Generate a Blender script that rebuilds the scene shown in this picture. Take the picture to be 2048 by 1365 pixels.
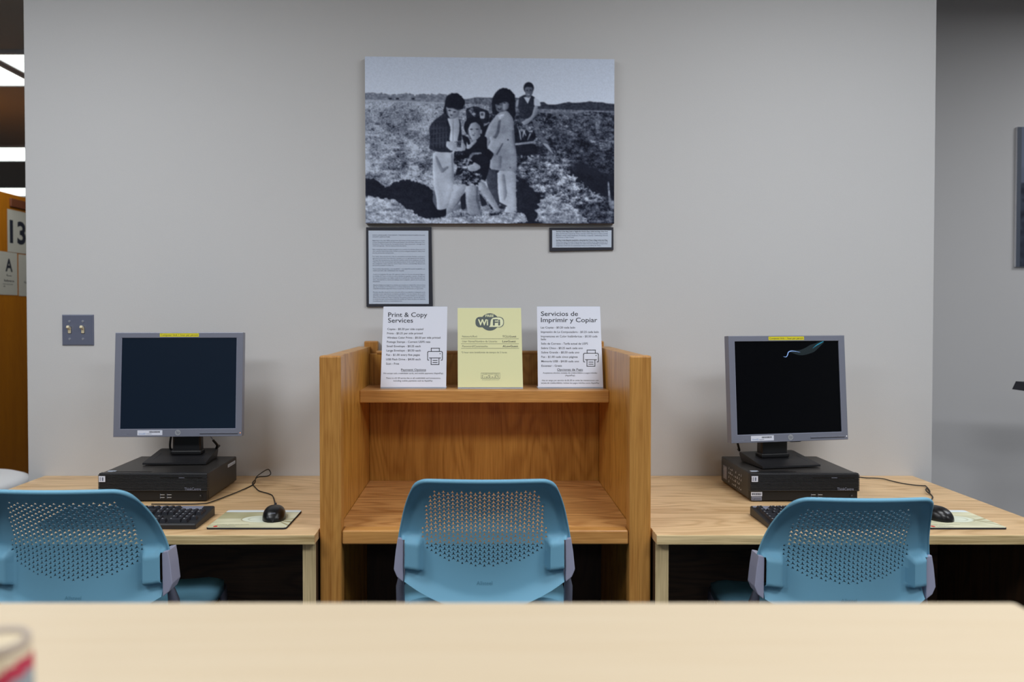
import bpy, bmesh, math, random
import numpy as np
from mathutils import Vector, Matrix
from mathutils.geometry import delaunay_2d_cdt

for o in list(bpy.data.objects): bpy.data.objects.remove(o)
sc = bpy.context.scene
COL = sc.collection

# ------------------------------------------------------------ camera
F = 1500.0; CX = 960.0; HY = 630.0; CH = 1.31
cam_d = bpy.data.cameras.new('camera'); cam = bpy.data.objects.new('camera', cam_d); COL.objects.link(cam)
cam.location = (0, 0, CH)
PITCH = math.radians(1.0)
cam.rotation_euler = (math.radians(90) - PITCH, 0, 0)
cam_d.sensor_width = 36; cam_d.lens = F / 2048 * 36
cam_d.shift_x = (1024 - CX) / 2048
cam_d.shift_y = -(682.5 - (HY + F * math.tan(PITCH))) / 2048
cam_d.clip_start = 0.02
cam_d.dof.use_dof = True; cam_d.dof.focus_distance = 2.15; cam_d.dof.aperture_fstop = 3.2
sc.camera = cam

# ------------------------------------------------------------ view, world, lamps
sc.view_settings.view_transform = 'Standard'; sc.view_settings.look = 'None'
sc.view_settings.gamma = 1; sc.view_settings.use_curve_mapping = False
sc.view_settings.exposure = -0.14
w = bpy.data.worlds.new('world'); sc.world = w; w.use_nodes = True
w.node_tree.nodes['Background'].inputs[0].default_value = (0.8, 0.88, 1, 1)
w.node_tree.nodes['Background'].inputs[1].default_value = 0.15
CEIL = 2.75
LAMP_W = 43.0
def area(x, y, power, sx=1.15, sy=0.55, z=CEIL - 0.045, col=(0.97, 0.98, 1.0)):
    l = bpy.data.lights.new('troffer_lamp', 'AREA'); l.shape = 'RECTANGLE'; l.size = sx; l.size_y = sy
    l.energy = power; l.color = col
    o = bpy.data.objects.new('troffer_lamp', l); COL.objects.link(o); o.location = (x, y, z)
    return o
ROOM_LIGHTS = [(-1.5, 1.35, .50), (1.2, 1.35, .50), (3.5, 2.35, .52), (-1.5, 0.05, .7), (1.2, 0.05, .7), (3.9, -0.3, .8), (-4.2, -0.3, .5), (0, -3.2, .5)]  # first three are unseen panels added to brighten the upper wall and recess
FAR_LIGHTS = [(-3.33, 4.40), (-4.3, 6.68), (-5.5, 8.72), (-2.09, 4.40)]

def PX(px, py, Y):
    """world point at depth Y that the photograph shows at (px, py)"""
    u = (px - CX) / F; v = -(py - (HY + F * math.tan(PITCH))) / F
    d = Vector((u, math.cos(PITCH) + v * math.sin(PITCH), v * math.cos(PITCH) - math.sin(PITCH)))
    k = Y / d.y
    return Vector((d.x * k, Y, CH + d.z * k))

# ------------------------------------------------------------ materials
def srgb(r, g, b):
    f = lambda c: (c / 255 / 12.92) if c <= 10 else ((c / 255 + 0.055) / 1.055) ** 2.4
    return (f(r), f(g), f(b), 1)
def mat(name, col, rough=0.5, metal=0.0, spec=0.5, bump=0, bscale=300, emit=None, estr=0, var=0.0, vscale=4, trans=0, coat=0, ior=None):
    m = bpy.data.materials.new(name); m.use_nodes = True; nt = m.node_tree; b = nt.nodes['Principled BSDF']
    b.inputs['Base Color'].default_value = col; b.inputs['Roughness'].default_value = rough
    b.inputs['Metallic'].default_value = metal; b.inputs['Specular IOR Level'].default_value = spec
    if coat: b.inputs['Coat Weight'].default_value = coat; b.inputs['Coat Roughness'].default_value = 0.1
    if trans: b.inputs['Transmission Weight'].default_value = trans
    if ior: b.inputs['IOR'].default_value = ior
    if emit: b.inputs['Emission Color'].default_value = emit; b.inputs['Emission Strength'].default_value = estr
    tc = nt.nodes.new('ShaderNodeTexCoord')
    if bump:
        n = nt.nodes.new('ShaderNodeTexNoise'); n.inputs['Scale'].default_value = bscale; n.inputs['Detail'].default_value = 3
        bp = nt.nodes.new('ShaderNodeBump'); bp.inputs['Strength'].default_value = bump; bp.inputs['Distance'].default_value = 0.001
        nt.links.new(tc.outputs['Object'], n.inputs['Vector']); nt.links.new(n.outputs['Fac'], bp.inputs['Height'])
        nt.links.new(bp.outputs['Normal'], b.inputs['Normal'])
    if var:
        n = nt.nodes.new('ShaderNodeTexNoise'); n.inputs['Scale'].default_value = vscale; n.inputs['Detail'].default_value = 4
        mx = nt.nodes.new('ShaderNodeMix'); mx.data_type = 'RGBA'
        mx.inputs['A'].default_value = tuple(c * (1 - var) for c in col[:3]) + (1,)
        mx.inputs['B'].default_value = tuple(min(1, c * (1 + var)) for c in col[:3]) + (1,)
        nt.links.new(tc.outputs['Object'], n.inputs['Vector']); nt.links.new(n.outputs['Fac'], mx.inputs['Factor'])
        nt.links.new(mx.outputs['Result'], b.inputs['Base Color'])
    return m
def wood(name, light, dark, axis='x', rough=0.42, freq=1.0, contrast=1.0, cath=0.5, coat=0.0, fine=1.0):
    """oak: long streaks along `axis`, cathedral waves, short pores"""
    m = bpy.data.materials.new(name); m.use_nodes = True; nt = m.node_tree; N = nt.nodes; L = nt.links; b = N['Principled BSDF']
    b.inputs['Roughness'].default_value = rough
    if coat: b.inputs['Coat Weight'].default_value = coat; b.inputs['Coat Roughness'].default_value = 0.25
    tc = N.new('ShaderNodeTexCoord')
    def noise(along, across, detail=4, dist=0):
        mp = N.new('ShaderNodeMapping')
        s = [across * freq] * 3; s['xyz'.index(axis)] = along * freq
        mp.inputs['Scale'].default_value = s; L.new(tc.outputs['Object'], mp.inputs['Vector'])
        n = N.new('ShaderNodeTexNoise'); n.inputs['Scale'].default_value = 1; n.inputs['Detail'].default_value = detail
        n.inputs['Distortion'].default_value = dist; L.new(mp.outputs[0], n.inputs['Vector']); return n, mp
    def math_(op, a, bb):
        x = N.new('ShaderNodeMath'); x.operation = op
        for i, q in enumerate((a, bb)):
            if q is None: continue
            if isinstance(q, (int, float)): x.inputs[i].default_value = q
            else: L.new(q, x.inputs[i])
        return x.outputs[0]
    n1, _ = noise(1.2, 26, 3, 0.3)
    n2, _ = noise(9, 330 * fine, 3)
    n3, _ = noise(1.1, 5.5, 2, 0.2)
    ring = math_('SINE', math_('MULTIPLY', n3.outputs['Fac'], 110.0), None)
    ring = math_('POWER', math_('ADD', math_('MULTIPLY', ring, 0.5), 0.5), 2.0)
    v = math_('ADD', math_('MULTIPLY', math_('SUBTRACT', n1.outputs['Fac'], 0.5), 1.3), math_('MULTIPLY', math_('SUBTRACT', n2.outputs['Fac'], 0.5), 1.5))
    v = math_('ADD', v, math_('MULTIPLY', math_('SUBTRACT', ring, 0.4), cath))
    v = math_('ADD', math_('MULTIPLY', v, contrast), 0.42)
    cr = N.new('ShaderNodeMix'); cr.data_type = 'RGBA'; cr.clamp_factor = True
    cr.inputs['A'].default_value = light; cr.inputs['B'].default_value = dark
    L.new(v, cr.inputs['Factor']); L.new(cr.outputs['Result'], b.inputs['Base Color'])
    bp = N.new('ShaderNodeBump'); bp.inputs['Strength'].default_value = 0.08; bp.inputs['Distance'].default_value = 0.0006
    L.new(n2.outputs['Fac'], bp.inputs['Height']); L.new(bp.outputs['Normal'], b.inputs['Normal'])
    return m

M = {}
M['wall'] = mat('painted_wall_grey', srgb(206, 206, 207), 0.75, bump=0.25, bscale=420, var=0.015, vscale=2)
M['wall_shaded'] = mat('wall_grey_shaded', srgb(196, 195, 196), 0.8, bump=0.25, bscale=420)  # wall grey darkened: the recess's shade is put into the colour
M['ceil'] = mat('ceiling_tile', srgb(190, 182, 170), 0.9, bump=0.5, bscale=150)
M['floor'] = mat('carpet', srgb(70, 72, 78), 0.95, bump=1.0, bscale=600, var=0.25, vscale=200)
M['oak_v'] = wood('honey_oak_vertical', srgb(208, 152, 70), srgb(158, 102, 30), 'z', 0.38, contrast=0.9, cath=0.4, coat=0.15)
M['oak_h'] = wood('honey_oak_horizontal', srgb(224, 168, 104), srgb(170, 114, 60), 'x', 0.4, contrast=1.0, cath=0.5, coat=0.15)
M['oak_edge'] = wood('honey_oak_edging', srgb(208, 152, 78), srgb(156, 100, 38), 'z', 0.4, contrast=0.9, cath=0.15, coat=0.15)
M['oak_edge_h'] = wood('honey_oak_edging_horizontal', srgb(220, 164, 94), srgb(172, 114, 54), 'x', 0.4, contrast=0.9, cath=0.1, coat=0.15)
M['desk'] = wood('light_oak_laminate', srgb(242, 206, 158), srgb(190, 150, 100), 'x', 0.4, contrast=0.8, cath=0.45, coat=0.1)
M['desk_edge'] = wood('light_oak_edge_band', srgb(240, 216, 166), srgb(168, 142, 94), 'x', 0.5, contrast=1.1, cath=0.1)
M['desk_v'] = wood('light_oak_edge_vertical', srgb(228, 206, 160), srgb(160, 138, 96), 'z', 0.5, contrast=0.8, cath=0.1)
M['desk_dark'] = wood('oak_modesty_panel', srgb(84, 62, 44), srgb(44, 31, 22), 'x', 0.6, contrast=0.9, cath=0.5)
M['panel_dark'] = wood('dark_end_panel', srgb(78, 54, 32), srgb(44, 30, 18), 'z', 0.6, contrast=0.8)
M['carrel_shade'] = wood('under_desktop_shade', srgb(56, 40, 30), srgb(34, 24, 18), 'z', 0.6, contrast=0.7)  # near-black brown carries the shade below the carrel desktop
M['maple'] = wood('maple_table_laminate', srgb(208, 191, 164), srgb(200, 180, 150), 'x', 0.5, freq=0.35, contrast=0.6, cath=0.1)
M['maple_edge'] = mat('maple_edge_band', srgb(216, 198, 168), 0.5)
M['shelf_wood'] = wood('amber_bookcase_wood', srgb(190, 118, 22), srgb(150, 84, 10), 'z', 0.4, contrast=0.6, cath=0.2)
M['shelf_red'] = mat('reddish_wood', srgb(112, 62, 38), 0.5, var=0.1)
M['teal'] = mat('teal_plastic', srgb(120, 176, 204), 0.5, spec=0.25, bump=0.08, bscale=900)
M['teal_logo'] = mat('teal_lettering', srgb(92, 146, 172), 0.4)
M['lav'] = mat('lavender_grey_plastic', srgb(166, 168, 192), 0.4)
M['frame_metal'] = mat('grey_painted_steel', srgb(112, 116, 134), 0.32, metal=0.3)
M['pc'] = mat('black_plastic', srgb(30, 30, 33), 0.42, bump=0.1, bscale=900)
M['pc_case'] = mat('black_steel_case', srgb(40, 38, 37), 0.36, bump=0.06, bscale=900)
M['pcgloss'] = mat('dark_port_panel', srgb(20, 20, 22), 0.45)
M['bezel'] = mat('grey_monitor_plastic', srgb(130, 134, 150), 0.36, metal=0.25)
M['bezel_line'] = mat('bezel_inner_edge', srgb(160, 166, 188), 0.3, metal=0.3)
M['screen_navy'] = mat('lcd_navy', srgb(10, 16, 24), 0.28, spec=0.3, emit=srgb(26, 44, 66), estr=0.30)
M['screen_black'] = mat('lcd_black', srgb(5, 6, 8), 0.2, spec=0.15, emit=srgb(10, 12, 20), estr=0.15)
M['swirl_cyan'] = mat('screen_cyan_light', (0, 0, 0, 1), 0.5, emit=srgb(30, 130, 160), estr=1.0)
M['swirl_teal'] = mat('screen_teal_glow', (0, 0, 0, 1), 0.5, emit=srgb(8, 50, 62), estr=0.28)
M['swirl_blue'] = mat('screen_blue_light', (0, 0, 0, 1), 0.5, emit=srgb(150, 190, 255), estr=1.0)
M['yellow'] = mat('yellow_label', srgb(226, 214, 30), 0.5)
M['ink'] = mat('black_ink', srgb(36, 38, 50), 0.6)
M['ink_grey'] = mat('grey_ink', srgb(112, 116, 96), 0.6)
M['ink_doc'] = mat('faded_print', srgb(112, 120, 140), 0.7)
M['ink_blue'] = mat('blue_print', srgb(80, 130, 190), 0.6)
M['paper'] = mat('white_paper', srgb(222, 226, 240), 0.6)
M['paper_doc'] = mat('blueish_paper', srgb(196, 208, 226), 0.6)
M['paper_far'] = mat('sheet_paper', srgb(188, 184, 172), 0.6)
M['yellowpaper'] = mat('yellow_paper', srgb(226, 226, 176), 0.6)
M['wifi_dark'] = mat('wifi_grey_ink', srgb(86, 96, 96), 0.6)
M['wifi_light'] = mat('wifi_pale', srgb(232, 236, 196), 0.6)
M['acrylic'] = mat('clear_acrylic', (0.95, 0.97, 1, 1), 0.03, trans=1.0, ior=1.1)
M['blackmat'] = mat('black_mat_board', srgb(38, 40, 52), 0.7)
M['board_edge'] = mat('brown_board_edge', srgb(120, 100, 78), 0.8)
M['slate'] = mat('slate_border', srgb(70, 78, 94), 0.6)
M['steel'] = mat('brushed_steel_plate', srgb(120, 126, 148), 0.35, metal=0.35, bump=0.05, bscale=800)
M['ivory'] = mat('ivory_plastic', srgb(226, 214, 182), 0.4)
M['screw'] = mat('screw_metal', srgb(190, 194, 208), 0.3, metal=0.4)
M['silver'] = mat('silver_emblem', srgb(205, 208, 214), 0.3, metal=0.6)
M['key'] = mat('black_keycap', srgb(34, 35, 42), 0.45)
M['kbgrey'] = mat('keyboard_grey_strip', srgb(128, 132, 150), 0.4)
M['mouse'] = mat('glossy_black_plastic', srgb(14, 14, 16), 0.30, spec=0.5)
M['mousegrey'] = mat('satin_grey_side', srgb(70, 70, 72), 0.35)
M['cord'] = mat('black_cord', srgb(22, 21, 22), 0.5)
M['rubber'] = mat('black_rubber', srgb(26, 28, 38), 0.8)
M['red'] = mat('red_mark', srgb(206, 44, 40), 0.6)
M['can_red'] = mat('crimson_stripe', srgb(178, 40, 74), 0.5)
M['can_white'] = mat('cream_wrapper', srgb(214, 200, 174), 0.5)
M['can_tan'] = mat('tan_lid', srgb(208, 192, 162), 0.5)
M['can_blue'] = mat('pale_blue_grey_band', srgb(140, 152, 164), 0.5)
M['can_lid'] = mat('dull_grey_rim', srgb(176, 162, 150), 0.5)
M['diffuser'] = mat('lit_diffuser', (1, 1, 1, 1), 0.5, emit=(0.93, 1.0, 0.93, 1), estr=2.2)
M['diffuser_off'] = mat('lit_diffuser_near', (1, 1, 1, 1), 0.5, emit=(0.97, 1.0, 1.0, 1), estr=1.5)
M['white_pad'] = mat('white_vinyl', srgb(245, 246, 250), 0.45)
M['white_metal'] = mat('white_lacquer', srgb(220, 220, 225), 0.35)
M['blackpl'] = mat('black_stand_plastic', srgb(34, 34, 44), 0.5)
M['vc'] = mat('printed_image', (1, 1, 1, 1), 0.75, spec=0.2)
def _vc(m):
    nt = m.node_tree; a = nt.nodes.new('ShaderNodeVertexColor'); a.layer_name = 'print'
    nt.links.new(a.outputs['Color'], nt.nodes['Principled BSDF'].inputs['Base Color'])
_vc(M['vc'])

# ------------------------------------------------------------ helpers
def empty(name, label=None, cat=None, loc=(0, 0, 0), rz=0, group=None):
    o = bpy.data.objects.new(name, None); COL.objects.link(o); o.empty_display_size = 0.05
    o.location = loc; o.rotation_euler = (0, 0, rz)
    return tag(o, label, cat, group)
def tag(o, label=None, cat=None, group=None, kind=None):
    if label: o['label'] = label
    if cat: o['category'] = cat
    if group: o['group'] = group
    if kind: o['kind'] = kind
    return o
class MB:
    """collects geometry of one part, several materials"""
    def __init__(s): s.v = []; s.f = []; s.m = []; s.sm = []; s.mats = []
    def mi(s, m):
        m = M[m] if isinstance(m, str) else m
        if m not in s.mats: s.mats.append(m)
        return s.mats.index(m)
    def add(s, vs, fs, m, smooth=False, T=None):
        b = len(s.v); i = s.mi(m)
        for q in vs: s.v.append(tuple(T @ Vector(q)) if T is not None else tuple(q))
        for f in fs: s.f.append([b + k for k in f]); s.m.append(i); s.sm.append(smooth)
        return s
    def box(s, x0, x1, y0, y1, z0, z1, m, bev=0.0, seg=2, T=None):
        bm = bmesh.new(); bmesh.ops.create_cube(bm, size=1)
        for q in bm.verts: q.co = Vector(((x0 + x1) / 2 + q.co.x * (x1 - x0), (y0 + y1) / 2 + q.co.y * (y1 - y0), (z0 + z1) / 2 + q.co.z * (z1 - z0)))
        if bev: bmesh.ops.bevel(bm, geom=bm.edges[:], offset=bev, segments=seg, profile=0.5, affect='EDGES')
        s.bm(bm, m, T); return s
    def bm(s, bm, m, T=None, smooth=False):
        bm.verts.index_update()
        s.add([q.co[:] for q in bm.verts], [[q.index for q in f.verts] for f in bm.faces], m, smooth, T); bm.free()
    def prism(s, pts, m, axis='y', a=0, b=0.01, T=None, smooth=False):
        """pts outline in the plane across axis, extruded a..b"""
        n = len(pts)
        def P(p, h): return {'y': (p[0], h, p[1]), 'z': (p[0], p[1], h), 'x': (h, p[0], p[1])}[axis]
        vs = [P(p, a) for p in pts] + [P(p, b) for p in pts]
        fs = [list(range(n))[::-1], list(range(n, 2 * n))]
        s.add(vs, fs, m, False, T)
        s.add(vs, [[i, (i + 1) % n, n + (i + 1) % n, n + i] for i in range(n)], m, smooth, T); return s
    def tube(s, pts, r, m, seg=10, caps=True, T=None, samples=0, flat=None):
        pts = [Vector(p) for p in pts]
        if samples: pts = catmull(pts, samples)
        rs = r if isinstance(r, (list, tuple)) else [r] * len(pts)
        if len(rs) != len(pts): rs = [rs[min(len(rs) - 1, int(i * len(rs) / len(pts)))] for i in range(len(pts))]
        vs = []; fs = []; up = None
        for i, p in enumerate(pts):
            d = (pts[min(i + 1, len(pts) - 1)] - pts[max(i - 1, 0)]).normalized()
            if up is None: up = d.orthogonal().normalized()
            else: up = (up - d * up.dot(d)).normalized()
            sd = d.cross(up)
            for k in range(seg):
                a = 2 * math.pi * k / seg
                vs.append(p + (up * math.cos(a) + sd * math.sin(a)) * rs[i])
        for i in range(len(pts) - 1):
            for k in range(seg):
                fs.append([i * seg + k, i * seg + (k + 1) % seg, (i + 1) * seg + (k + 1) % seg, (i + 1) * seg + k])
        s.add(vs, fs, m, True, T)
        if caps:
            s.add(vs[:seg], [list(range(seg))[::-1]], m, False, T); s.add(vs[-seg:], [list(range(seg))], m, False, T)
        return s
    def lathe(s, prof, m, seg=32, c=(0, 0, 0), T=None):
        vs = []; fs = []
        for r, z in prof:
            for k in range(seg):
                a = 2 * math.pi * k / seg; vs.append((c[0] + r * math.cos(a), c[1] + r * math.sin(a), c[2] + z))
        for i in range(len(prof) - 1):
            for k in range(seg): fs.append([i * seg + k, i * seg + (k + 1) % seg, (i + 1) * seg + (k + 1) % seg, (i + 1) * seg + k])
        s.add(vs, fs, m, True, T); return s
    def build(s, name, parent=None, loc=None, rz=0, sharp=None):
        me = bpy.data.meshes.new(name); me.from_pydata(s.v, [], s.f)
        for m in s.mats: me.materials.append(m)
        me.polygons.foreach_set('material_index', s.m); me.polygons.foreach_set('use_smooth', s.sm)
        me.update()
        if sharp: me.set_sharp_from_angle(angle=math.radians(sharp))
        o = bpy.data.objects.new(name, me); COL.objects.link(o)
        if parent: o.parent = parent
        if loc is not None: o.location = loc; o.rotation_euler.z = rz
        return o
def catmull(pts, n):
    out = []; P = [pts[0] * 2 - pts[1]] + pts + [pts[-1] * 2 - pts[-2]]
    for i in range(1, len(P) - 2):
        for k in range(n):
            t = k / n; a, b, c, d = P[i - 1], P[i], P[i + 1], P[i + 2]
            out.append(0.5 * ((2 * b) + (c - a) * t + (2 * a - 5 * b + 4 * c - d) * t * t + (3 * b - 3 * c + d - a) * t ** 3))
    out.append(pts[-1]); return out
def copy_tree(o, parent=None):
    c = o.copy(); COL.objects.link(c); c.parent = parent
    for ch in [q for q in bpy.data.objects if q.parent == o]: copy_tree(ch, c)
    return c
_tc = {}
def text_geo(s, bold=0.0, shear=0):
    """2D mesh of a line of text at size 1: verts, faces, xmin, xmax"""
    k = (s, bold, shear)
    if k in _tc: return _tc[k]
    cu = bpy.data.curves.new('t', 'FONT'); cu.body = s; cu.size = 1; cu.offset = bold; cu.resolution_u = 3; cu.shear = shear
    o = bpy.data.objects.new('t', cu); COL.objects.link(o)
    dg = bpy.context.evaluated_depsgraph_get()
    me = bpy.data.meshes.new_from_object(o.evaluated_get(dg))
    vs = [(q.co.x, q.co.y) for q in me.vertices]; fs = [list(p.vertices) for p in me.polygons]
    bpy.data.objects.remove(o); bpy.data.curves.remove(cu); bpy.data.meshes.remove(me)
    xs = [q[0] for q in vs] or [0, 1]
    _tc[k] = (vs, fs, min(xs), max(xs)); return _tc[k]
def text(mb, s, x0, x1, base, size, m, place, bold=0.0, shear=0):
    """line of text from x0 to x1 with given baseline and size; place(x, y) -> 3D point"""
    vs, fs, a, b = text_geo(s, bold, shear)
    if not vs: return
    if x1 is None: kx = size
    else: kx = (x1 - x0) / (b - a)
    mb.add([place(x0 + (q[0] - a) * kx, base + q[1] * size) for q in vs], fs, m)

# ------------------------------------------------------------ the setting
def struct(name, mb): return tag(mb.build(name), kind='structure')
WY = 2.646
RY = 3.45
struct('wall_centre', MB().box(-1.60, 1.60, WY, RY + 0.1, 0, CEIL, 'wall', 0.003))
struct('wall_recess', MB().box(1.601, 6.0, RY, RY + 0.1, 0, CEIL, 'wall_shaded'))
struct('wall_right', MB().box(5.9, 6.0, -6, RY, 0, CEIL, 'wall'))
struct('wall_back', MB().box(-9, 6, -6.1, -6, 0, CEIL, 'wall'))
struct('wall_left', MB().box(-9.1, -9, -6.1, 11.1, 0, CEIL, 'wall'))
struct('wall_far', MB().box(-9, 6, 11, 11.1, 0, CEIL, 'wall_shaded'))
struct('wall_passage', MB().box(1.5, 1.6, RY + 0.102, 11, 0, CEIL, 'wall_shaded'))
struct('floor', MB().box(-9.1, 6.1, -6.1, 11.1, -0.05, 0, 'floor'))
cl = MB().box(-9.1, 6.1, -6.1, 11.1, CEIL, CEIL + 0.05, 'ceil')
struct('ceiling', cl)
struct('baseboard_centre', MB().box(-1.6, 1.6, WY - 0.012, WY - 0.0005, 0, 0.1, 'blackmat', 0.002))

def troffer(x, y, lamp, label, dm, power):
    t = empty('ceiling_light', label, 'ceiling light', (x, y, CEIL), 0, 'ceiling light panels')
    f = MB()
    for a in ((-0.61, 0.61, -0.305, -0.28), (-0.61, 0.61, 0.28, 0.305), (-0.61, -0.585, -0.28, 0.28), (0.585, 0.61, -0.28, 0.28)):
        f.box(a[0], a[1], a[2], a[3], -0.02, -0.001, 'white_metal')
    f.build('frame', t)
    MB().box(-0.585, 0.585, -0.28, 0.28, -0.012, -0.004, dm).build('diffuser', t)
    if lamp: area(x, y, power, col=(0.94, 0.97, 1.0))
for i, (x, y) in enumerate(FAR_LIGHTS):
    troffer(x, y, True, ['nearest and highest lit ceiling panel beyond the left wall edge', 'middle lit ceiling panel beyond the left wall edge', 'farthest lit ceiling panel just above the amber bookcase', 'lit ceiling panel butted against the nearest one, mostly behind the wall'][i], 'diffuser', 12)
for x, y, k in ROOM_LIGHTS:
    troffer(x, y, True, 'unseen lit ceiling panel over the room, placed to light the scene', 'diffuser_off', LAMP_W * k)

# ------------------------------------------------------------ study carrel
CXX = 0.014
def carrel():
    t = empty('study_carrel', 'honey oak study carrel with high side panels and a shelf, in the middle', 'study carrel', (CXX, 0, 0))
    HO, PI_, XI = 0.4383, 0.381, 0.3955
    YF, YB = 1.974, 2.577
    for s in (-1, 1):
        a, b = sorted((s * HO, s * XI))
        sp = MB().box(a, b, YF + 0.045, YB + 0.035, 0, 1.1995, 'oak_v', 0.002).build('side_panel', t)
        a, b = sorted((s * HO, s * PI_))
        MB().box(a, b, YF, YF + 0.045, 0, 1.202, 'oak_edge', 0.005, 3).build('front_post', t)
        a, b = sorted((s * (HO - 0.02), s * (XI - 0.025)))
        MB().box(a, b, YB + 0.036, YB + 0.066, 0, 1.218, 'oak_edge', 0.004, 3).build('rear_post', t)
    MB().box(-XI + 0.0005, XI - 0.0005, YB, YB + 0.018, 0.70, 1.176, 'oak_v', 0.001).build('back_panel', t)
    MB().box(-XI + 0.001, XI - 0.001, YB - 0.06, YB - 0.045, 0.03, 0.7015, 'carrel_shade').build('shade_panel', t)  # added dark sheet standing in for the shade under the desktop
    MB().box(-XI + 0.025, XI - 0.025, YB - 0.004, YB + 0.028, 1.176, 1.186, 'oak_edge_h', 0.003).build('top_rail', t)
    MB().box(-XI, XI, 2.381, YB - 0.004, 1.0325, 1.0705, 'oak_h', 0.003).box(-XI, XI, 2.372, 2.3805, 1.031, 1.0710, 'oak_edge_h', 0.003).build('shelf', t)
    d = MB().box(-XI + .001, XI - .001, YF + 0.046, YB - 0.001, 0.702, 0.738, 'oak_h', 0.001)
    d.box(-PI_ + .001, PI_ - .001, YF + 0.004, YF + 0.046, 0.700, 0.738, 'oak_edge_h', 0.005, 3)
    d.build('desktop', t)
carrel()

# ------------------------------------------------------------ side desks
def desk(x0, x1, label, legx):
    t = empty('computer_desk', label, 'desk', ((x0 + x1) / 2, 0, 0), 0, 'desks beside the carrel')
    h = (x1 - x0) / 2
    d = MB().box(-h, h, 1.932, WY - 0.001, 0.7155, 0.740, 'desk', 0.0012)
    d.box(-h, h, 1.9285, 1.9318, 0.7155, 0.7395, 'desk_edge', 0.0008)
    d.build('desktop', t)
    for s in (-1, 1):
        th = 0.034 if (s == 1) == (legx < 0) else 0.03
        a, b = sorted((s * (h - 0.002), s * (h - 0.002 - th)))
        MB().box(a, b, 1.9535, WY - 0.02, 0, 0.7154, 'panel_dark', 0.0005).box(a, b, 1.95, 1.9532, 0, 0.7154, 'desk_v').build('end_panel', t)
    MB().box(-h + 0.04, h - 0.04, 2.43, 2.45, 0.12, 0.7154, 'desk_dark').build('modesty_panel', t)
desk(-1.541, -0.4275, 'light oak laminate desk left of the carrel', -1)
desk(0.4570, 1.531, 'light oak laminate desk right of the carrel', 1)

# ------------------------------------------------------------ computers
def pc(x0, side, label):
    """desktop computer lying flat; origin at its front left bottom corner"""
    W, D, H = 0.330, 0.285, 0.088
    t = empty('desktop_computer', label, 'computer', (x0, 2.268, 0.740), 0, 'desktop computers under the monitors')
    case = MB().box(0.002, W - 0.002, 0.02, D, 0.004, H - 0.001, 'pc_case', 0.004, 3)
    for fx in (0.03, W - 0.03):
        for fy in (0.05, D - 0.04): case.box(fx - 0.01, fx + 0.01, fy - 0.01, fy + 0.01, 0, 0.005, 'rubber')
    # vent row on the lid
    for k in range(40): case.box(0.03 + k * 0.003, 0.0318 + k * 0.003, 0.024, 0.034, H - 0.001, H - 0.0004, 'pcgloss')
    case.build('case', t)
    b = MB().box(0, W, 0.004, 0.0215, 0.032, H, 'pc', 0.002, 2)
    n = 12
    for k in range(n):
        z = 0.0345 + k * (0.051 / n)
        b.box(-0.0008, W + 0.0008, 0.0005, 0.0225, z, z + 0.0026, 'pc', 0.0004, 1)
    b.box(0.19, 0.315, 0.0, 0.003, 0.0735, 0.0765, 'pcgloss')
    b.box(0.245, 0.262, -0.0004, 0.003, 0.0742, 0.0758, 'kbgrey')
    b.build('ribbed_bezel', t)
    lo = MB().box(0.003, W - 0.003, 0.006, 0.0205, 0.004, 0.0318, 'pcgloss', 0.001)
    lo.build('port_panel', t)
    for dx, dz in ((0, 0), (0, .0085), (0.021, 0), (0.021, .0085)):
        MB().box(0.187 + dx, 0.199 + dx, 0.0045, 0.0062, 0.0125 + dz, 0.0145 + dz, 'silver').box(0.1855 + dx, 0.1866 + dx, 0.0045, 0.0062, 0.0105 + dz, 0.0165 + dz, 'kbgrey').build('usb_port', t)
    pb = MB(); c = [(0.309 + .005 * math.cos(a), 0.0185 + .005 * math.sin(a)) for a in [i * math.pi / 8 for i in range(16)]]
    pb.prism(c, 'pc', 'y', 0.0035, 0.0062); pb.box(0.3082, 0.3094, 0.003, 0.0036, 0.0190, 0.0202, 'paper'); pb.build('power_button', t)
    lg = MB(); pl = lambda x, y: (x, -0.0006, y)
    text(lg, 'ThinkCentre', 0.262, 0.312, 0.0365, 0.0125, 'kbgrey', pl, 0.01); lg.build('badge', t)
    st = MB().box(0.0025, 0.0215, -0.0009, 0.0004, 0.0625, 0.080, 'paper')
    for k in range(5): st.box(0.005, 0.009, -0.0012, -0.0009, 0.066 + k * 0.0023, 0.0673 + k * 0.0023, 'ink_doc')
    st.box(0.012, 0.0165, -0.0012, -0.0009, 0.0655, 0.0765, 'ink_doc'); st.build('white_sticker', t)['label'] = 'small white sticker'
    MB().box(0.012, 0.036, 0.032, 0.044, H - 0.0010, H - 0.0004, 'paper_doc').build('lid_sticker', t)
    return t
p1 = pc(-1.159, 1, 'black desktop computer under the monitor left of the carrel')
sm = MB()
sm.box(0.3279, 0.3287, 0.195, 0.268, 0.066, 0.076, 'paper_doc'); text(sm, '0000 0000', 0.2, 0.262, 0.068, 0.006, 'ink_doc', lambda x, y: (0.3289, x, y))
sm.build('side_label', p1)
p2 = pc(0.822, -1, 'black desktop computer with bar code stickers, right of the carrel')
sl = MB(); pl = lambda x, y: (0.0014, 0.285 - x, y)   # left flank, read from outside
rnd = random.Random(5)
sl.box(0.0012, 0.0019, 0.225, 0.262, 0.018, 0.062, 'kbgrey')
for r in range(9): sl.box(0.0008, 0.0012, 0.228, 0.258 - 0.01 * rnd.random(), 0.022 + r * 0.0042, 0.0233 + r * 0.0042, 'silver')
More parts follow.
